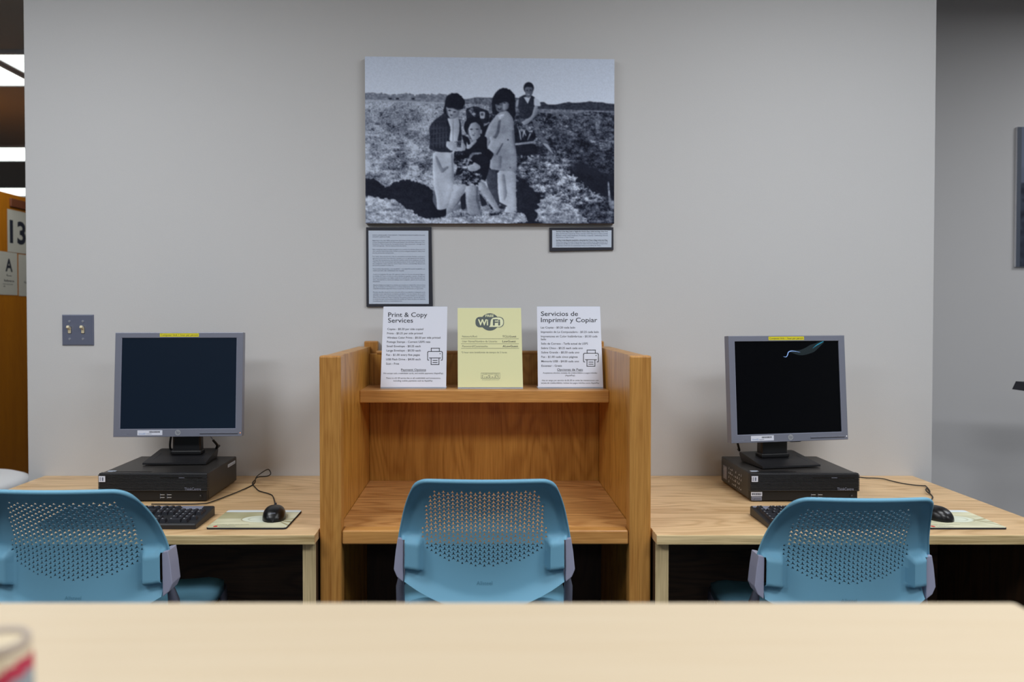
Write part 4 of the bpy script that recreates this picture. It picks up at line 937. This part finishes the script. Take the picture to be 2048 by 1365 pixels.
# ------------------------------------------------------------ light switch
def switch():
    a = PX(124.3, 629.8, WY); c = PX(188.6, 691.5, WY)
    cx = (a.x + c.x) / 2; cz = (a.z + c.z) / 2; hw = (c.x - a.x) / 2; hh = (a.z - c.z) / 2
    t = empty('light_switch', 'steel double light switch plate on the wall above the left desk', 'light switch', (cx, WY, cz))
    p = MB(); bv = 0.0035
    vs = [(-hw, 0, -hh), (hw, 0, -hh), (hw, 0, hh), (-hw, 0, hh), (-hw + bv, -0.005, -hh + bv), (hw - bv, -0.005, -hh + bv), (hw - bv, -0.005, hh - bv), (-hw + bv, -0.005, hh - bv)]
    p.add([(x, y - 0.0005, z) for x, y, z in vs], [[4, 5, 6, 7], [0, 1, 5, 4], [1, 2, 6, 5], [2, 3, 7, 6], [3, 0, 4, 7]], 'steel'); p.build('plate', t)
    for s in (-1, 1):
        x = s * 0.0235 - 0.004
        g = MB().box(x - 0.006, x + 0.006, -0.0062, -0.0050, -0.0125, 0.0125, 'blackmat')
        g.box(x - 0.005, x + 0.005, -0.008, -0.0052, -0.011, 0.009, 'ivory', 0.001)
        T = Matrix.Translation((x, -0.006, 0)) @ Matrix.Rotation(math.radians(-28), 4, 'X')
        g.box(-0.0045, 0.0045, -0.018, 0, 0, 0.0095, 'ivory', 0.001, 2, T)
        g.build('toggle', t)
        for z in (0.031, -0.031):
            MB().prism(ring(x, z, 0.0038, 16), 'screw', 'y', -0.0072, -0.0053).box(x - 0.003, x + 0.003, -0.0076, -0.0071, z - 0.0005, z + 0.0005, 'ink').build('screw', t)
switch()

# ------------------------------------------------------------ chairs
def chair_shell():
    """backrest seen from behind; outline measured on the middle chair"""
    SC = [(955, 850), (1085, 815), (1172, 812), (1225, 815)]
    def s_at(y):
        for (a, sa), (b, sb) in zip(SC, SC[1:]):
            if y <= b: return sa + (sb - sa) * max(0, (y - a) / (b - a))
        return SC[-1][1]
    def loc(px, py): s = s_at(py); return ((px - 969) / s, CH - (py - HY) / s)
    half = [(969, 960.5), (1030, 960.7), (1080, 961.5), (1091, 962.8), (1101, 967), (1109, 974), (1116, 984), (1122.5, 998), (1128, 1014), (1133, 1031), (1138, 1055), (1141, 1070), (1143.3, 1085), (1130.5, 1086.5), (1130.2, 1110), (1130.4, 1140), (1131, 1170.5), (1105, 1185), (1080, 1196), (1045, 1209), (1010, 1219), (969, 1223)]
    R = [loc(*p) for p in half]; Lf = [(-x, z) for x, z in R][1:-1][::-1]
    out = (R + Lf)[::-1]
    def dens(poly, d):
        o = []
        for i, p in enumerate(poly):
            q = poly[(i + 1) % len(poly)]; n = max(1, int(math.hypot(q[0] - p[0], q[1] - p[1]) / d))
            for k in range(n): o.append((p[0] + (q[0] - p[0]) * k / n, p[1] + (q[1] - p[1]) * k / n))
        return o
    outd = dens(out, 0.005)
    perf = [loc(*p) for p in ((969, 985), (1060, 984), (1078, 989), (1087, 1008), (1093, 1050), (1096, 1075), (1093, 1098), (1078, 1110), (1040, 1126), (969, 1138))]
    perf = perf + [(-x, z) for x, z in perf][1:-1][::-1]
    PXa = np.array([0.0])
    def inside(p, poly):
        r = False; j = len(poly) - 1
        for i in range(len(poly)):
            xi, yi = poly[i]; xj, yj = poly[j]
            if (yi > p[1]) != (yj > p[1]) and p[0] < (xj - xi) * (p[1] - yi) / (yj - yi) + xi: r = not r
            j = i
        return r
    def dist(p, poly, closed=True):
        b = 9
        n = len(poly) if closed else len(poly) - 1
        for i in range(n):
            ax, ay = poly[i]; bx, by = poly[(i + 1) % len(poly)]; dx, dy = bx - ax, by - ay
            t = max(0, min(1, ((p[0] - ax) * dx + (p[1] - ay) * dy) / (dx * dx + dy * dy + 1e-12)))
            b = min(b, math.hypot(p[0] - ax - t * dx, p[1] - ay - t * dy))
        return b
    cs, vp = 0.01095, 0.01115
    holes = []; zc = 0.79
    for c in range(-15, 16):
        for r in range(-16, 17):
            x = c * cs; z = zc + r * vp + (vp / 2 if c % 2 else 0)
            if not inside((x, z), perf): continue
            d = dist((x, z), perf); k = min(1.0, 0.50 + d / 0.020)
            ar = [0.0059 * k, 0.0059 * k, 0.0059 * k]
            pts = []
            for i, a in enumerate((90, 210, 330)):
                a = math.radians(a); ux, uz = math.cos(a), math.sin(a); hw = 0.00066; Lh = ar[i]
                pts.append((x + ux * Lh + uz * hw, z + uz * Lh - ux * hw)); pts.append((x + ux * Lh - uz * hw, z + uz * Lh + ux * hw))
                aj = a + math.radians(60); rj = 0.0016
                pts.append((x + math.cos(aj) * rj, z + math.sin(aj) * rj))
            holes.append(pts)
    V = []; FA = []
    FA.append(list(range(len(outd)))); V += outd
    for h in holes: FA.append(list(range(len(V), len(V) + 9))); V += h
    # a ring of points just inside the outline keeps the lip smooth
    no = len(outd)
    for i, p in enumerate(outd):
        a = outd[i - 1]; b_ = outd[(i + 1) % no]; dx, dz = b_[0] - a[0], b_[1] - a[1]; L_ = math.hypot(dx, dz) or 1
        for off in (0.005, 0.011):
            q = (p[0] - dz / L_ * off, p[1] + dx / L_ * off)
            if inside(q, outd) and dist(q, out) > off * 0.85: V.append(q)
    # inner grid points
    g = 0.0062; z = 0.585
    hc = [(sum(p[0] for p in h) / 9, sum(p[1] for p in h) / 9) for h in holes]; hcn = np.array(hc)
    while z < 0.925:
        x = -0.215
        while x < 0.216:
            if inside((x, z), outd) and dist((x, z), out) > 0.015 and np.min(np.hypot(hcn[:, 0] - x, hcn[:, 1] - z)) > 0.0075: V.append((x, z))
            x += g
        z += g
    for i in range(len(holes)):      # lattice mid points between holes keep the triangles even
        for dx, dz in ((cs * 0.667, 0), (-cs * 0.667, 0)):
            q = (hc[i][0] + dx, hc[i][1] + dz + 0)
            if min(abs(q[0] - a) + abs(q[1] - b) for a, b in hc) > 0.0045: V.append(q)
    r = delaunay_2d_cdt([Vector(p) for p in V], [], FA, 0, 1e-6, True)
    vs2, _, faces, _, _, of = r
    keep = [f for f, o in zip(faces, of) if 0 in o and len(o) == 1]
    boxes = []
    x0, z1 = loc(1095, 1086); x1, z0 = loc(1131, 1146)
    boxes = (x0, x1, z0, z1)
    bottom = [p for p in out if p[1] < 0.645]
    bl = sorted(bottom)
    topside = [p for p in out if p[1] > 0.75]
    sms = lambda t: (lambda u: u * u * (3 - 2 * u))(max(0, min(1, t)))
    i0 = max(range(len(out)), key=lambda i: 0)
    ts = [p for p in (R[:13])]; ts = [(-x, z) for x, z in ts][::-1] + ts[1:]
    def depth(x, z):
        """positive = away from the camera"""
        y = 0.0 - 2.5 * max(0, z - 0.73) ** 2 - 1.1 * max(0, 0.70 - z) ** 2
        y += 0.9 * x * x - 0.004
        d = dist((x, z), ts, False)
        if d < 0.022: y -= 0.013 * sms(1 - d / 0.022)
        d = dist((x, z), bl, False)
        if d < 0.034: y -= 0.016 * (1 - d / 0.034) ** 1.3
        bx0, bx1, bz0, bz1 = boxes; ax = abs(x)
        f = sms((ax - bx0 + 0.005) / 0.014) * sms((bz1 + 0.014 - z) / 0.024) * sms((z - bz0 + 0.003) / 0.007)
        if ax > bx1 + 0.006: f *= 0.0
        y -= 0.026 * f
        return y
    n = len(vs2); P = []
    dp = [depth(v.x, v.y) for v in vs2]
    front = [(v.x, dp[i], v.y) for i, v in enumerate(vs2)]
    th = 0.0032
    back = [(v.x, dp[i] + th, v.y) for i, v in enumerate(vs2)]
    # orient so that the camera side faces -y
    ff = []
    for f in keep:
        a, b_, c = (Vector(front[i]) for i in f[:3])
        ff.append(f if (b_ - a).cross(c - a).y < 0 else f[::-1])
    edges = {}
    for f in ff:
        for i in range(len(f)): e = (f[i], f[(i + 1) % len(f)]); edges[e] = edges.get(e, 0) + 1
    rim = [e for e in edges if (e[1], e[0]) not in edges]
    used = sorted({i for f in ff for i in f}); mp = {i: k for k, i in enumerate(used)}
    mb = MB(); m = len(used)
    i_ = mb.mi('teal')
    mb.v = [front[i] for i in used] + [back[i] for i in used]
    for f in ff:
        mb.f.append([mp[i] for i in f]); mb.sm.append(True); mb.m.append(i_)
        mb.f.append([m + mp[i] for i in f][::-1]); mb.sm.append(True); mb.m.append(i_)
    for a, b_ in rim: mb.f.append([mp[b_], mp[a], m + mp[a], m + mp[b_]]); mb.sm.append(False); mb.m.append(i_)
    rp = [Vector((x, depth(x, z) + 0.001, z)) for x, z in ts]
    dn = []
    for a, b_ in zip(rp, rp[1:]): dn += [a.lerp(b_, k / 4) for k in range(4)]
    dn.append(rp[-1]); dn = [Vector((p.x, depth(p.x, p.z) + 0.0012, p.z)) for p in dn]
    sm_ = dn[:]
    for _ in range(3): sm_ = [sm_[0]] + [(sm_[i - 1] + sm_[i] * 2 + sm_[i + 1]) / 4 for i in range(1, len(sm_) - 1)] + [sm_[-1]]
    rr_ = [0.0026 + 0.0030 * sms((p.z - 0.88) / 0.03) for p in sm_]
    mb.tube(sm_, rr_, 'teal', 10)
    text(mb, 'Allsteel', -0.0195, 0.0195, 0.6435, 0.0135, 'teal_logo', lambda x, z: (x, depth(x, z) - 0.0005, z), 0.0)
    return mb, loc, depth
def make_chair(label):
    t = empty('office_chair', label, 'chair', (0, 0, 0), 0, 'blue perforated chairs at the desks')
    mb, loc, depth = chair_shell(); mb.build('backrest', t, sharp=72)
    # side brackets
    for s in (-1, 1):
        pts = [loc(*p) for p in ((1133, 1085.5), (1145, 1083.5), (1149, 1110), (1152.5, 1146), (1146, 1161), (1133.5, 1171))]
        pts = [(s * x, z) for x, z in pts]
        b = MB(); n = len(pts)
        lay = []
        for y, k in ((0.020, 0), (0.012, 0.0), (0.062, 0.0)): lay.append([(x, y, z) for x, z in pts])
        vs = lay[1] + lay[2]
        order = list(range(n)) if s > 0 else list(range(n))[::-1]
        fs = [order, [n + i for i in order[::-1]]] + [[i, (i + 1) % n, n + (i + 1) % n, n + i] for i in range(n)]
        bm = bmesh.new(); bv = [bm.verts.new(v) for v in vs]
        for f in fs: bm.faces.new([bv[i] for i in f])
        bmesh.ops.recalc_face_normals(bm, faces=bm.faces[:]); bmesh.ops.bevel(bm, geom=bm.edges[:], offset=0.0018, segments=2, profile=0.5, affect='EDGES', clamp_overlap=True)
        b.bm(bm, 'lav'); b.build('side_bracket', t)
        # upright post from the bracket down to the leg
        p = MB(); x = s * 0.2135
        vs = []
        prof = [(0.70, 0.038, .55), (0.655, 0.042, .62), (0.62, 0.050, 1), (0.58, 0.056, 1), (0.52, 0.066, 1)]
        for z, y, kq in prof:
            for dx, dy in ((-0.009, -0.012), (0.009, -0.012), (0.011, 0), (0.009, 0.014), (-0.009, 0.014), (-0.011, 0)): vs.append((x - s * 0.004 * (kq < .9) + dx * kq, y + dy * kq, z))
        fs = [[i * 6 + k, i * 6 + (k + 1) % 6, (i + 1) * 6 + (k + 1) % 6, (i + 1) * 6 + k] for i in range(len(prof) - 1) for k in range(6)] + [list(range(6))[::-1], [(len(prof) - 1) * 6 + k for k in range(6)]]
        p.add(vs, fs, 'frame_metal', True); p.build('upright_post', t)
        # arms of the frame under the seat and the two legs
        MB().tube([(x, 0.066, 0.525), (x * 0.98, 0.20, 0.520), (x * 0.96, 0.42, 0.520)], 0.011, 'frame_metal', 12, samples=4).build('seat_rail', t)
        r = MB().tube([(x, 0.066, 0.53), (x * 1.02, 0.03, 0.28), (x * 1.08, -0.05, 0.012)], 0.0115, 'frame_metal', 12, samples=6).build('leg', t)
        MB().lathe([(0, 0), (0.014, 0), (0.015, 0.012), (0.012, 0.018)], 'rubber', 16, (x * 1.08, -0.05, 0.0)).build('glide', r)
        r = MB().tube([(x * 0.96, 0.42, 0.52), (x * 1.0, 0.44, 0.28), (x * 1.04, 0.47, 0.012)], 0.0115, 'frame_metal', 12, samples=6).build('leg', t)
        MB().lathe([(0, 0), (0.014, 0), (0.015, 0.012), (0.012, 0.018)], 'rubber', 16, (x * 1.04, 0.47, 0.0)).build('glide', r)
    # seat: rear edge curls up
    n1, n2 = 26, 22; vs = []
    for j in range(n1):
        v = j / (n1 - 1); y = 0.035 + 0.44 * v
        hw = (0.196 + 0.028 * math.sin(math.pi * min(1, v * 1.0) * 0.9))
        k = 1 - max(0, (v - 0.78) / 0.22) ** 3 * 0.30 - max(0, (0.12 - v) / 0.12) ** 2 * 0.06
        for i in range(n2):
            u = -1 + 2 * i / (n2 - 1); x = hw * k * u
            z = 0.556 + 0.045 * max(0, 1 - v / 0.25) ** 2 - 0.012 * (1 - u * u) - 0.03 * max(0, (v - 0.8) / 0.2) ** 2 - 0.012 * max(0, abs(u) - 0.85) / 0.15
            vs.append((x, y, z))
    N = len(vs); vs2 = vs + [(x, y, z - 0.028) for x, y, z in vs]
    fs = []
    for j in range(n1 - 1):
        for i in range(n2 - 1):
            a = j * n2 + i; fs.append([a, a + 1, a + n2 + 1, a + n2]); fs.append([N + a, N + a + n2, N + a + n2 + 1, N + a + 1])
    ed = [j * n2 for j in range(n1)] + [(n1 - 1) * n2 + i for i in range(1, n2)] + [j * n2 + n2 - 1 for j in range(n1 - 2, -1, -1)] + [i for i in range(n2 - 2, 0, -1)]
    for i in range(len(ed)):
        a, b_ = ed[i], ed[(i + 1) % len(ed)]; fs.append([a, b_, N + b_, N + a])
    MB().add(vs2, fs, 'teal', True).build('seat', t)
    return t
ch = make_chair('blue perforated plastic chair in the middle, pushed up to the oak carrel')
ch.location = (0.0109, 1.845, 0)
c2 = copy_tree(ch); c2.location = (-0.956, 1.757, -0.004); c2['label'] = 'blue perforated plastic chair at the left desk, cut by the left edge'
c3 = copy_tree(ch); c3.location = (0.910, 1.845, -0.0436); c3['label'] = 'blue perforated plastic chair at the right desk, covering the keyboard'
for c, dz in ((c2, -0.004), (c3, -0.0436)):
    for q in [q for q in bpy.data.objects if q.parent == c and q.name.startswith('leg')]:
        k = (0.53 + dz) / 0.53; q.scale = (1, 1, k); q.location = (0, 0, -dz)

# ------------------------------------------------------------ front table and the small can
def table():
    t = empty('high_table', 'pale maple table top across the bottom of the view, out of focus', 'table', (0, 0.2, 0))
    xr = 0.4815; r = 0.003; yb = 0.672; pts = []
    for cx, cy, a0 in ((xr - r, yb - r - 0.2, 0), (-1.0 + r, yb - r - 0.2, 90), (-1.0 + r, -0.35 + r, 180), (xr - r, -0.35 + r, 270)):
        for k in range(7): a = math.radians(a0 + 15 * k); pts.append((cx + r * math.cos(a), cy + r * math.sin(a)))
    MB().prism(pts, 'maple', 'z', 1.022, 1.05).build('tabletop', t)
    for x in (-0.93, xr - 0.07):
        for y in (-0.28, yb - 0.2 - 0.13): MB().box(x - 0.025, x + 0.025, y - 0.025, y + 0.025, 0, 1.0215, 'white_metal', 0.004).build('leg', t)
table()
def can():
    Y0 = 0.415; x0 = (-17 - CX) / F * Y0; h = 0.0815; r = 0.0186
    t = empty('small_can', 'small blurred can with a red stripe on the maple table, lower left', 'can', (x0, Y0, 1.0502), 0)
    b = MB(); n = 40; zs = [0, 0.002, 0.03, 0.05, 0.068, 0.0735]; rr = [r - 0.001, r, r, r, r, r - 0.0012]
    rows = 40; vs = []; fs = []; ms = []
    for j in range(rows):
        z = 0.0735 * j / (rows - 1); q = r - (0.0016 * max(0, (z - 0.066) / 0.0075)) - (0.001 if j == 0 else 0)
        for k in range(n): a = 2 * math.pi * k / n; vs.append((q * math.cos(a), q * math.sin(a), z))
    for j in range(rows - 1):
        z = 0.0735 * (j + 0.5) / (rows - 1)
        for k in range(n):
            a = 2 * math.pi * (k + 0.5) / n - 2 * math.pi; aa = (a + math.pi * 2) % (2 * math.pi)
            xx = math.cos(aa)                       # stripe climbs to the right on the near side
            zs_ = 0.0545 + 0.011 * xx
            m = 'can_red' if abs(z - zs_) < 0.0042 else ('can_blue' if z < zs_ else 'can_white')
            b.add([vs[j * n + k], vs[j * n + (k + 1) % n], vs[(j + 1) * n + (k + 1) % n], vs[(j + 1) * n + k]], [[0, 1, 2, 3]], m, True)
    b.build('body', t)
    MB().lathe([(r - 0.0016, 0.0735), (r - 0.0008, 0.0775), (r - 0.0018, 0.0795), (r - 0.0040, 0.0790), (r - 0.0046, 0.0765)], 'can_lid', 40).build('rim', t)
    MB().lathe([(r - 0.0046, 0.0765), (0.0001, 0.0765)], 'can_tan', 40).build('lid', t)
can()

# ------------------------------------------------------------ far room seen past the left edge of the wall
def bookcase():
    XF = -3.08
    t = empty('bookcase', 'tall amber wood bookcase end with paper signs, beyond the left wall edge', 'bookcase', (XF, 4.9, 0))
    MB().box(-0.02, 0, -0.30, 0.62, 0.0, 2.105, 'shelf_wood', 0.003).build('end_panel', t)
    MB().box(-0.9, -0.0205, -0.30, -0.28, 0, 2.09, 'shelf_wood').build('side_board', t)
    MB().box(-0.9, -0.0205, 0.60, 0.62, 0, 2.09, 'shelf_wood').build('side_board', t)
    for z in (0.05, 0.4, 0.75, 1.1, 1.45, 1.8, 2.07): MB().box(-0.9, -0.021, -0.279, 0.599, z, z + 0.02, 'shelf_wood').build('shelf', t)
    MB().box(0.0005, 0.014, 0.02, 0.40, 2.02, 2.075, 'shelf_red', 0.003).build('name_plate', t)
    def sign(y0, w_, z0, h, label, items):
        s = empty('paper_sign', label, 'sign', (XF + 0.001, 4.9 + y0, z0), 0, 'paper signs on the amber bookcase')
        b = MB().box(0.0, 0.001, 0, w_, 0, h, 'paper_far')
        for tx, a, c, base, size, bold in items: text(b, tx, a, c, base, size, 'ink', lambda x, z: (0.0014, x, z), bold)
        b.build('sheet', s)
        return b, s
    sign(-0.003, 0.216, 1.722, 0.279, 'white paper sign reading 13 on the amber bookcase', [('13', 0.022, 0.195, 0.065, 0.205, 0.03)])
    sign(-0.105, 0.200, 1.440, 0.279, 'white paper sign with a letter A below the 13 sign', [('A', 0.075, 0.150, 0.155, 0.115, 0.03), ('<-----', 0.085, 0.14, 0.118, 0.03, 0.02), ('Reference', 0.06, 0.165, 0.085, 0.022, 0.01), ('books and journals', 0.05, 0.15, 0.066, 0.014, 0), ('A', 0.05, 0.075, 0.05, 0.014, 0)])
    sign(0.110, 0.200, 1.436, 0.279, 'white paper sign right of the letter A sign, half hidden by the wall', [('B', 0.100, 0.160, 0.155, 0.115, 0.03), ('<-----', 0.085, 0.14, 0.118, 0.03, 0.02), ('Periodicals', 0.06, 0.165, 0.085, 0.022, 0.01)])
bookcase()
def stool():
    c = PX(-77, 960, 3.9); r = 0.315
    t = empty('round_stool', 'white rounded seat beyond the left desk, cut by the left edge', 'stool', (c.x, 3.9, 0))
    zt = 0.456
    MB().lathe([(0.0, zt - 0.105), (r - 0.05, zt - 0.105), (r - 0.012, zt - 0.085), (r, zt - 0.052), (r - 0.012, zt - 0.02), (r - 0.055, zt - 0.003), (0.0, zt)], 'white_pad', 48).build('cushion', t)
    MB().lathe([(0, 0), (0.2, 0), (0.2, 0.015), (0.04, 0.03), (0.03, zt - 0.1055)], 'steel', 32).build('pedestal', t)
stool()
def stand():
    a = PX(2024, 779, 3.01); z = PX(2030, 768.5, 2.89).z
    t = empty('equipment_stand', 'black flat-topped stand poking in at the right edge', 'stand', (a.x + 0.42, 2.95, 0))
    zb = a.z
    MB().prism([(-0.42, zb), (-0.405, z), (0.2, z - 0.012), (0.2, zb - 0.03), (-0.39, zb - 0.002)], 'blackpl', 'y', -0.06, 0.06).build('top_plate', t)
    MB().prism([(-0.395, zb - 0.0025), (-0.05, zb - 0.12), (0.1, zb - 0.12), (0.1, zb - 0.0305)], 'pcgloss', 'y', -0.03, 0.03).build('bracket', t)
    MB().tube([(0, 0, 0.02), (0, 0, zb - 0.115)], 0.025, 'blackpl', 16).build('post', t)
    MB().lathe([(0, 0), (0.2, 0), (0.2, 0.012), (0.03, 0.03)], 'blackpl', 32).build('base', t)
stand()
